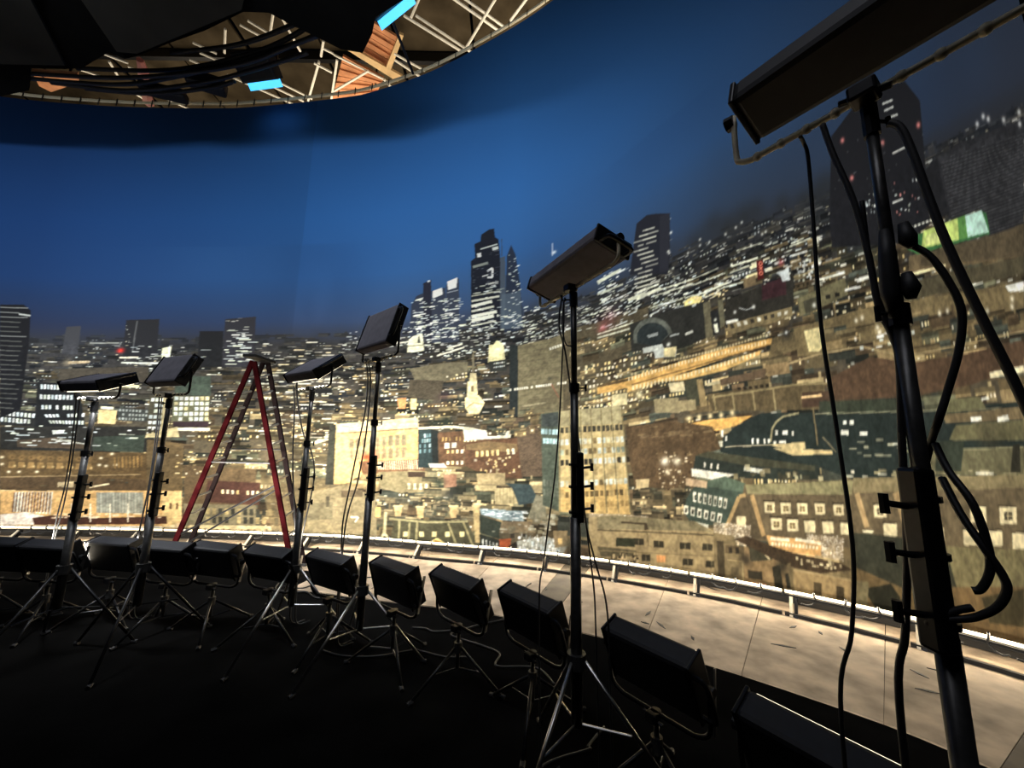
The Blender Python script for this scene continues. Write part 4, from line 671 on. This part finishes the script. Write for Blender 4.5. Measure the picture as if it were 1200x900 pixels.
LO = [(10, 629, 5), (67, 632, 5), (140, 629, 8), (203, 634, 10), (257, 635, 14), (322, 640, 20), (392, 647, 30), (466, 657, 38), (540, 670, 44), (625, 692, 50), (765, 740, 52), (962, 850, 56)]
num = ['first', 'second', 'third', 'fourth', 'fifth', 'sixth', 'seventh', 'eighth', 'ninth', 'tenth', 'eleventh', 'twelfth']
for i, (px, py, yaw) in enumerate(LO):
    p = atz(px, py, .90); W, Hh, T = .56, .34, .15; tilt = (20, 26, 18, 24, 20, 28, 22, 18, 24, 20, 22, 24)[i]
    cz = .90-Hh/2*math.cos(math.radians(tilt))-.02; d = Hh/2+.09
    extra = {0: 'cut off by the picture edge', 11: 'nearest and darkest, in the bottom right corner', 10: 'right of the near pole', 9: 'left of the near pole'}.get(i, 'its back to the camera')
    flood((p.x, p.y, cz), yaw, tilt, W, Hh, T, '%s low black flood light from the left, %s' % (num[i], extra), 'low flood lights in front of the backdrop', P_LOW*(3.0 if i < 4 else 1.5 if i < 6 else 1.0 if i < 6 else .55 if i < 9 else 1.2), False, WW)
    stand(p.x, p.y, cz-d-.03, .30, '%s low tripod stand from the left, under a black flood light' % num[i], 'low tripod stands', rad=(.016, .02), legr=.42, rot=.3+i*.7, low=True, bright=False)
# ------------------------------------------------------------------ cables
def cable(name, pts, r, label, cat='cable', group=None, m='rubber', k=7, n=7):
    P_ = smooth_path(pts, k); bm = new(); tube(bm, P_, r, n); return tag(link(name, bm, M[m], None, True), label, cat, group)
def pd(l, D): return [atd(x, y, D+(q[0] if q else 0)) for x, y, *q in l]
def drop(pts, n=1):
    a = pts[-1]; return pts+[Vector((a.x+.01, a.y, .25)), Vector((a.x+.03, a.y+.03, .02)), Vector((a.x+.14, a.y+.10, .016))]
# near stand (distance about 1.5)
cable('power_cable', drop(pd([(938, 160, -.1), (942, 168), (947, 186), (953, 260), (962, 380), (980, 500), (999, 640), (998, 740), (986, 850)], 1.62)), .0062, 'thin black cable hanging leftmost from the near flood head')
cable('power_cable', drop(pd([(964, 146), (976, 180), (1000, 235), (1018, 300), (1030, 360), (1052, 412), (1057, 520), (1063, 640), (1061, 740), (1057, 860)], 1.5)), .0088, 'thick black cable hanging straight down beside the near pole')
cable('power_cable', pd([(1042, 144), (1056, 150), (1070, 180), (1090, 235), (1112, 290), (1150, 370), (1190, 450), (1240, 560)], 1.42), .0095, 'thick black cable sweeping right from the near pole and out of view')
cable('power_cable', pd([(1068, 287), (1090, 300), (1112, 330), (1127, 365), (1124, 410), (1110, 460), (1100, 492), (1092, 515, .06), (1084, 545, .10)], 1.48), .0085, 'black cable bulging right of the near pole from a connector')
cable('power_cable', pd([(1010, 236), (1018, 300), (1028, 345), (1047, 400), (1066, 432)], 1.56), .007, 'black cable slipping behind the near pole')
cable('power_cable', pd([(1096, 520, .08), (1112, 552, .04), (1140, 590), (1158, 640), (1160, 670), (1150, 690), (1140, 692)], 1.46), .0085, 'black cable looping at the lock handles of the near pole')
cable('power_cable', pd([(1104, 560, .08), (1126, 602, .03), (1152, 640), (1174, 672), (1180, 692), (1168, 712), (1140, 724), (1110, 726), (1092, 732), (1090, 728), (1120, 716), (1140, 712)], 1.46), .0085, 'black cable coil hanging low on the near pole')
for q, l in (([(1036, 270), (1040, 300), (1043, 345), (1048, 372)], 'long black plug connector taped left of the near pole'), ([(1058, 262), (1064, 280), (1070, 289)], 'black plug connector right of the near pole'), ([(1062, 320), (1068, 338), (1068, 350)], 'short black plug behind the near pole')):
    P_ = pd(q, 1.47); bm = new(); n_ = len(P_); tube(bm, P_, [.012]+[.021]*(n_-2)+[.011], 10); tag(link('plug_connector', bm, M['rubber'], None, True), l, 'connector')
# middle stand (distance about 2.6)
cable('power_cable', drop(pd([(657, 346), (661, 362), (659, 420), (655, 500), (650, 560), (642, 620), (637, 660), (632, 700)], 2.66)), .0055, 'thin black cable hanging left of the middle tall pole')
cable('power_cable', drop(pd([(659, 346), (655, 380), (662, 410), (668, 450), (676, 500), (683, 560), (686, 610), (698, 660), (712, 720)], 2.7)), .006, 'thin black cable crossing behind the middle tall pole')
cable('power_cable', pd([(661, 352), (659, 380), (663, 403), (672, 405)], 2.55), .005, 'short black cable looped at the top of the middle tall pole')
cable('power_cable', drop(pd([(684, 590), (690, 640), (696, 690), (698, 730)], 2.66)), .0055, 'thin black cable running down beside the middle tall pole')
# stands further left
cable('power_cable', drop(pd([(428, 420), (431, 440), (428, 480), (420, 520), (410, 570), (402, 610), (400, 640)], 4.5)), .008, 'left black cable hanging from the square-backed flood head')
cable('power_cable', drop(pd([(431, 420), (434, 445), (430, 500), (420, 560), (408, 600), (402, 640)], 4.46)), .008, 'right black cable hanging from the square-backed flood head')
cable('power_cable', drop(pd([(344, 452), (345, 480), (343, 540), (345, 600), (346, 640)], 5.2)), .008, 'left black cable hanging from the slanted bluish flood head')
cable('power_cable', drop(pd([(347, 452), (350, 480), (356, 510), (365, 530), (368, 560), (358, 610), (352, 640)], 5.15)), .008, 'right black cable bowing out from the slanted bluish flood head')
cable('power_cable', drop(pd([(187, 462), (184, 500), (176, 560), (166, 610), (160, 640)], 6.3)), .008, 'left black cable hanging from the second tall stand')
cable('power_cable', drop(pd([(190, 462), (184, 520), (174, 580), (168, 632)], 6.25)), .007, 'right black cable hanging from the second tall stand')
cable('power_cable', drop(pd([(90, 462), (84, 520), (76, 570), (66, 610)], 7.1)), .007, 'left black cable hanging from the leftmost tall stand')
cable('power_cable', drop(pd([(94, 462), (86, 530), (75, 590), (64, 632)], 7.0)), .007, 'right black cable hanging from the leftmost tall stand')
random.seed(11)
for i in range(7):
    p = atz((400, 470, 545, 640, 330, 720, 590)[i], (705, 740, 770, 800, 690, 850, 730)[i], .02); a = random.random()*6
    pts = [p+Vector((math.cos(a)*.22*j+random.uniform(-.1, .1), math.sin(a)*.22*j+random.uniform(-.1, .1), .0)) for j in range(7)]
    cable('floor_cable', pts, .009, 'black cable snaking over the dark floor, %s' % ('behind the seventh low stand', 'behind the eighth low stand', 'behind the ninth low stand', 'beside the foot of the middle tall stand', 'behind the sixth low stand', 'nearest, behind the eleventh low stand', 'behind the tenth low stand')[i])
# ------------------------------------------------------------------ tall A-frame ladder between the low lights and the backdrop
def pz(x, y, dep):
    d = ray(x, y); return d*(dep/d.y)+Vector((0, 0, EYE))
def foot(a, b_): # carry a rail down to the floor
    return b_+(b_-a)*(b_.z-.02)/(a.z-b_.z)
A0, A1 = pz(296, 423, 6.2), pz(204, 638, 6.2); B0, B1 = pz(310, 421, 6.6), pz(223, 636, 6.7); C0, C1 = pz(298, 424, 6.2), pz(337, 638, 6.2); D0, D1 = pz(313, 420, 6.6), pz(352, 638, 6.6)
lad = tag(bpy.data.objects.new('step_ladder', None), 'tall dark red A-frame ladder standing in front of the left of the backdrop', 'ladder'); C.objects.link(lad)
def rail_(a, b_, nm='rail', m='red', wx=.075, wy=.035):
    b_ = foot(a, b_); d = (b_-a); bm = new(); R3 = d.to_track_quat('Z', 'Y').to_matrix(); box(bm, (a+b_)/2, (wy, wx, d.length), R3, .004); o = link(nm, bm, M[m], lad)
    bm = new(); box(bm, b_+Vector((0, 0, .02)), (.09, .09, .04), None, .006); link('foot', bm, M['rubber'], o); return a, b_
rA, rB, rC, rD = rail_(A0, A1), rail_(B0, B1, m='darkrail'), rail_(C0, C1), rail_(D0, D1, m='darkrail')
bm = new(); box(bm, (A0+B0+C0+D0)/4+Vector((0, 0, .02)), (.22, .55, .05), None, .01); link('top_cap', bm, M['blackmetal'], lad)
for (a0, a1), (b0, b1) in ((rA, rB), (rC, rD)):
    for j in range(1, 12):
        u = j/12; p, q = a0.lerp(a1, u), b0.lerp(b1, u); bm = new(); tube(bm, [p, q], .016, 6); link('rung', bm, M['alu'], lad)
for u, v, mm in ((.84, .60, 'blackmetal'), (.92, .62, 'blackmetal')):
    for (a0, a1), (b0, b1) in ((rA, rC),): bm = new(); tube(bm, [a0.lerp(a1, u), b0.lerp(b1, v)], .014, 6); link('brace', bm, M[mm], lad)
bm = new(); tube(bm, [rB[0].lerp(rB[1], .46), rD[0].lerp(rD[1], .46)], .014, 6); link('spreader', bm, M['blackmetal'], lad)
bm = new(); tube(bm, [rA[0].lerp(rA[1], .5), rC[0].lerp(rC[1], .5)], .014, 6); link('spreader', bm, M['blackmetal'], lad)
# ------------------------------------------------------------------ overhead: black cloth ceiling of the set, roof beyond the backdrop
ZC = 8.6
bm = new(); slab(bm, [atz(x, y, ZC) for x, y in ((-420, 160), (-160, 128), (0, 113), (34, 106), (36, 80), (75, 81), (96, 80), (116, 68), (128, 61), (146, 69), (160, 66), (200, 50), (240, 36), (285, 14), (315, 15), (345, 31), (372, 44), (400, 58), (425, 62), (436, 40), (440, 20), (482, -6), (560, -90), (300, -500), (-500, -500))], .08)
ceil = link('ceiling', bm, M['cloth']); ceil['kind'] = 'structure'
for poly, lb in (([(-260, -150), (20, -150), (36, 0), (76, 77), (37, 76), (-260, 70)], 'grey cloth panel overhead in the top left corner'), ([(80, -150), (320, -150), (283, 12), (161, 63), (137, 61), (95, 0)], 'larger grey cloth panel overhead, right of the black gap')):
    bm = new(); slab(bm, [atz(x, y, ZC-.06) for x, y in poly], .05); tag(link('ceiling_panel', bm, M['panel']), lb, 'ceiling panel')
roof = bpy.data.objects.new('roof', None); C.objects.link(roof); roof['kind'] = 'structure'
for i in range(11):
    for j in range(6):
        bm = new(); box(bm, (-21+i*2.6, 7.5+j*2.6, 15.4+random.uniform(-.05, .05)), (2.5, 2.5, .08)); link('roof_panel', bm, M['roof'], roof)
for j in range(7): bm = new(); box(bm, (-8, 6.2+j*2.6, 15.15), (29, .14, .36)); link('roof_beam', bm, M['blackmetal'], roof)
sc = tag(bpy.data.objects.new('scaffold', None), 'pale scaffold tubes of the stage roof seen above the backdrop', 'scaffold'); C.objects.link(sc)
TB = [(320, 16, 316, 42), (290, 24, 318, 41), (281, 29, 310, 45), (264, 34, 263, 62), (226, 50, 254, 63), (266, 88, 357, 128), (312, 98, 356, 119), (324, 95, 366, 116), (379, 48, 376, 66), (374, 72, 361, 118), (379, 57, 391, 63), (391, 64, 450, 93), (368, 74, 389, 85), (395, 70, 388, 118), (432, 83, 391, 107), (492, -4, 481, 22), (473, 18, 542, 61), (487, 18, 552, 61), (528, -4, 583, 35), (541, -4, 590, 31), (582, -4, 545, 58), (619, -4, 598, 24), (462, 63, 498, 83), (462, 70, 494, 91), (118, 62, 150, 74), (128, 72, 140, 92), (95, 82, 120, 90), (195, 116, 236, 134), (156, 108, 175, 120), (330, 20, 352, 60), (234, 62, 262, 74), (222, 70, 244, 80), (450, 93, 460, 104), (150, 78, 190, 95)]
for i, (a, b_, c_, d_) in enumerate(TB):
    z = 12.9+.1*(i % 4); p, q = atz(a, b_, z), atz(c_, d_, z); bm = new(); tube(bm, [p, q], .034, 6); link('scaffold_tube', bm, M['white'], sc)
wk = tag(bpy.data.objects.new('timber_walkway', None), 'orange timber boards of a walkway high above the backdrop', 'walkway'); C.objects.link(wk)
def plank(q, z, m='timber', nm='plank', th=.08):
    bm = new(); slab(bm, [atz(x, y, z) for x, y in q], th); link(nm, bm, M[m], wk)
def planks(q, n, z):
    for i in range(n):
        u0, u1 = i/n, (i+.9)/n; f_ = lambda u, v: tuple((1-u)*(1-v)*q[0][k]+(1-u)*v*q[1][k]+u*v*q[2][k]+u*(1-v)*q[3][k] for k in (0, 1)); plank([f_(u0, 0), f_(u0, 1), f_(u1, 1), f_(u1, 0)], z+.05*(i % 2))
planks([(430, 22), (466, 44), (452, 82), (408, 56)], 7, 13.3); planks([(402, 66), (450, 92), (440, 112), (386, 128)], 8, 13.4)
plank([(404, 57), (410, 55), (472, 90), (466, 96)], 13.1, 'beam', 'beam'); plank([(468, 40), (473, 42), (458, 82), (452, 80)], 13.1, 'beam', 'beam')
bm = new(); slab(bm, [atz(x, y, 11.6) for x, y in ((37, 84), (91, 88), (92, 97), (60, 108), (46, 101))], .1); tw = tag(bpy.data.objects.new('timber_walkway', None), 'reddish end of a timber walkway at the far left above the backdrop', 'walkway'); C.objects.link(tw); link('plank', bm, M['timber'], tw)
for x, y, par in ((50, 90, tw), (80, 95, tw), (440, 40, wk), (440, 100, wk)):
    q_ = atz(x, y, 11.6 if par is tw else 13.35); bm = new(); tube(bm, [q_, Vector((q_.x, q_.y, 15.4))], .03, 6); link('hanger', bm, M['blackmetal'], par)
bm = new(); P_ = [atz(x, y, 11.4) for x, y in ((164, 70), (168, 84), (169, 98), (174, 120))]; tube(bm, P_, [.08, .13, .10, .14], 6); tag(link('tape_streamer', bm, M['pink']), 'pink cloth streamer hanging left of the blue-lit lamps', 'streamer')
for i, pl in enumerate(([(30, 86), (150, 91), (270, 78), (345, 52), (430, 15)], [(34, 92), (140, 99), (215, 88), (300, 66), (372, 42)], [(90, 80), (200, 82), (290, 64), (350, 38), (405, -5)], [(60, 97), (150, 106), (235, 97), (290, 84), (360, 62)], [(200, 62), (280, 52), (350, 26), (380, 5)], [(100, 104), (180, 110), (250, 102), (275, 95)])):
    cable('hoist_cable', [atz(x, y, 9.3+.07*i) for x, y in pl], .042, 'black cable bundle swagged under the dark ceiling edge, '+('topmost at its left end', 'second from the top', 'crossing to the top of the picture', 'lowest in the middle', 'short one under the ceiling panel', 'shortest, beside the pink streamer')[i], 'cable', 'black cable bundles overhead', n=6)
cable('hoist_cable', [atz(458, 20, 10.2), atz(470, 50, 10.2), atz(484, 86, 10.3)], .03, 'thin dark cable hanging above the timber walkway')
def over(px, L_, rot, label, s_=1.):
    p = atz(px[0], px[1], 10.0); t = thing('overhead_flood', p, rot, label, 'flood light', 'blue-lit floods overhead')
    bm = new(); box(bm, (0, -.22*s_, .16*s_), (L_, .55*s_, .34*s_), Matrix.Rotation(math.radians(-40), 3, 'X'), .04); link('housing', bm, M['housing'], t)
    bm = new(); box(bm, (0, .03*s_, -.03*s_), (L_*.95, .20*s_, .02), Matrix.Rotation(math.radians(-40), 3, 'X')); link('diffuser', bm, M['cyan'], t)
    bm = new(); tube(bm, [(-L_/2-.04, -.2, .1), (-L_/2-.04, -.2, .55), (L_/2+.04, -.2, .55), (L_/2+.04, -.2, .1)], .02, 6); link('yoke', bm, M['blackmetal'], t)
    add_light('lamp_glow', 'AREA', (0, .12, -.12), 1, (.45, .75, 1), parent=t, target=(0, 1.5, -1.6), shape='RECTANGLE', size=L_, size_y=.3, spread=math.radians(120))
over((309, 95), .85, -.15, 'black overhead flood light glowing blue underneath, above the centre left')
over((462, 9), .95, -.55, 'black overhead flood light glowing blue at the top edge')
bm = new(); box(bm, atz(242, 97, 10), (.75, .3, .3), Matrix.Rotation(.4, 3, 'Z'), .05); tag(link('hoist_motor', bm, M['housing']), 'dark hoist motor hanging left of the blue-lit flood light', 'motor')
bm = new(); box(bm, atz(192, 108, 10), (.9, .3, .2), Matrix.Rotation(.3, 3, 'Z'), .05); tag(link('hoist_motor', bm, M['housing']), 'second dark hoist motor near the pink streamer', 'motor')
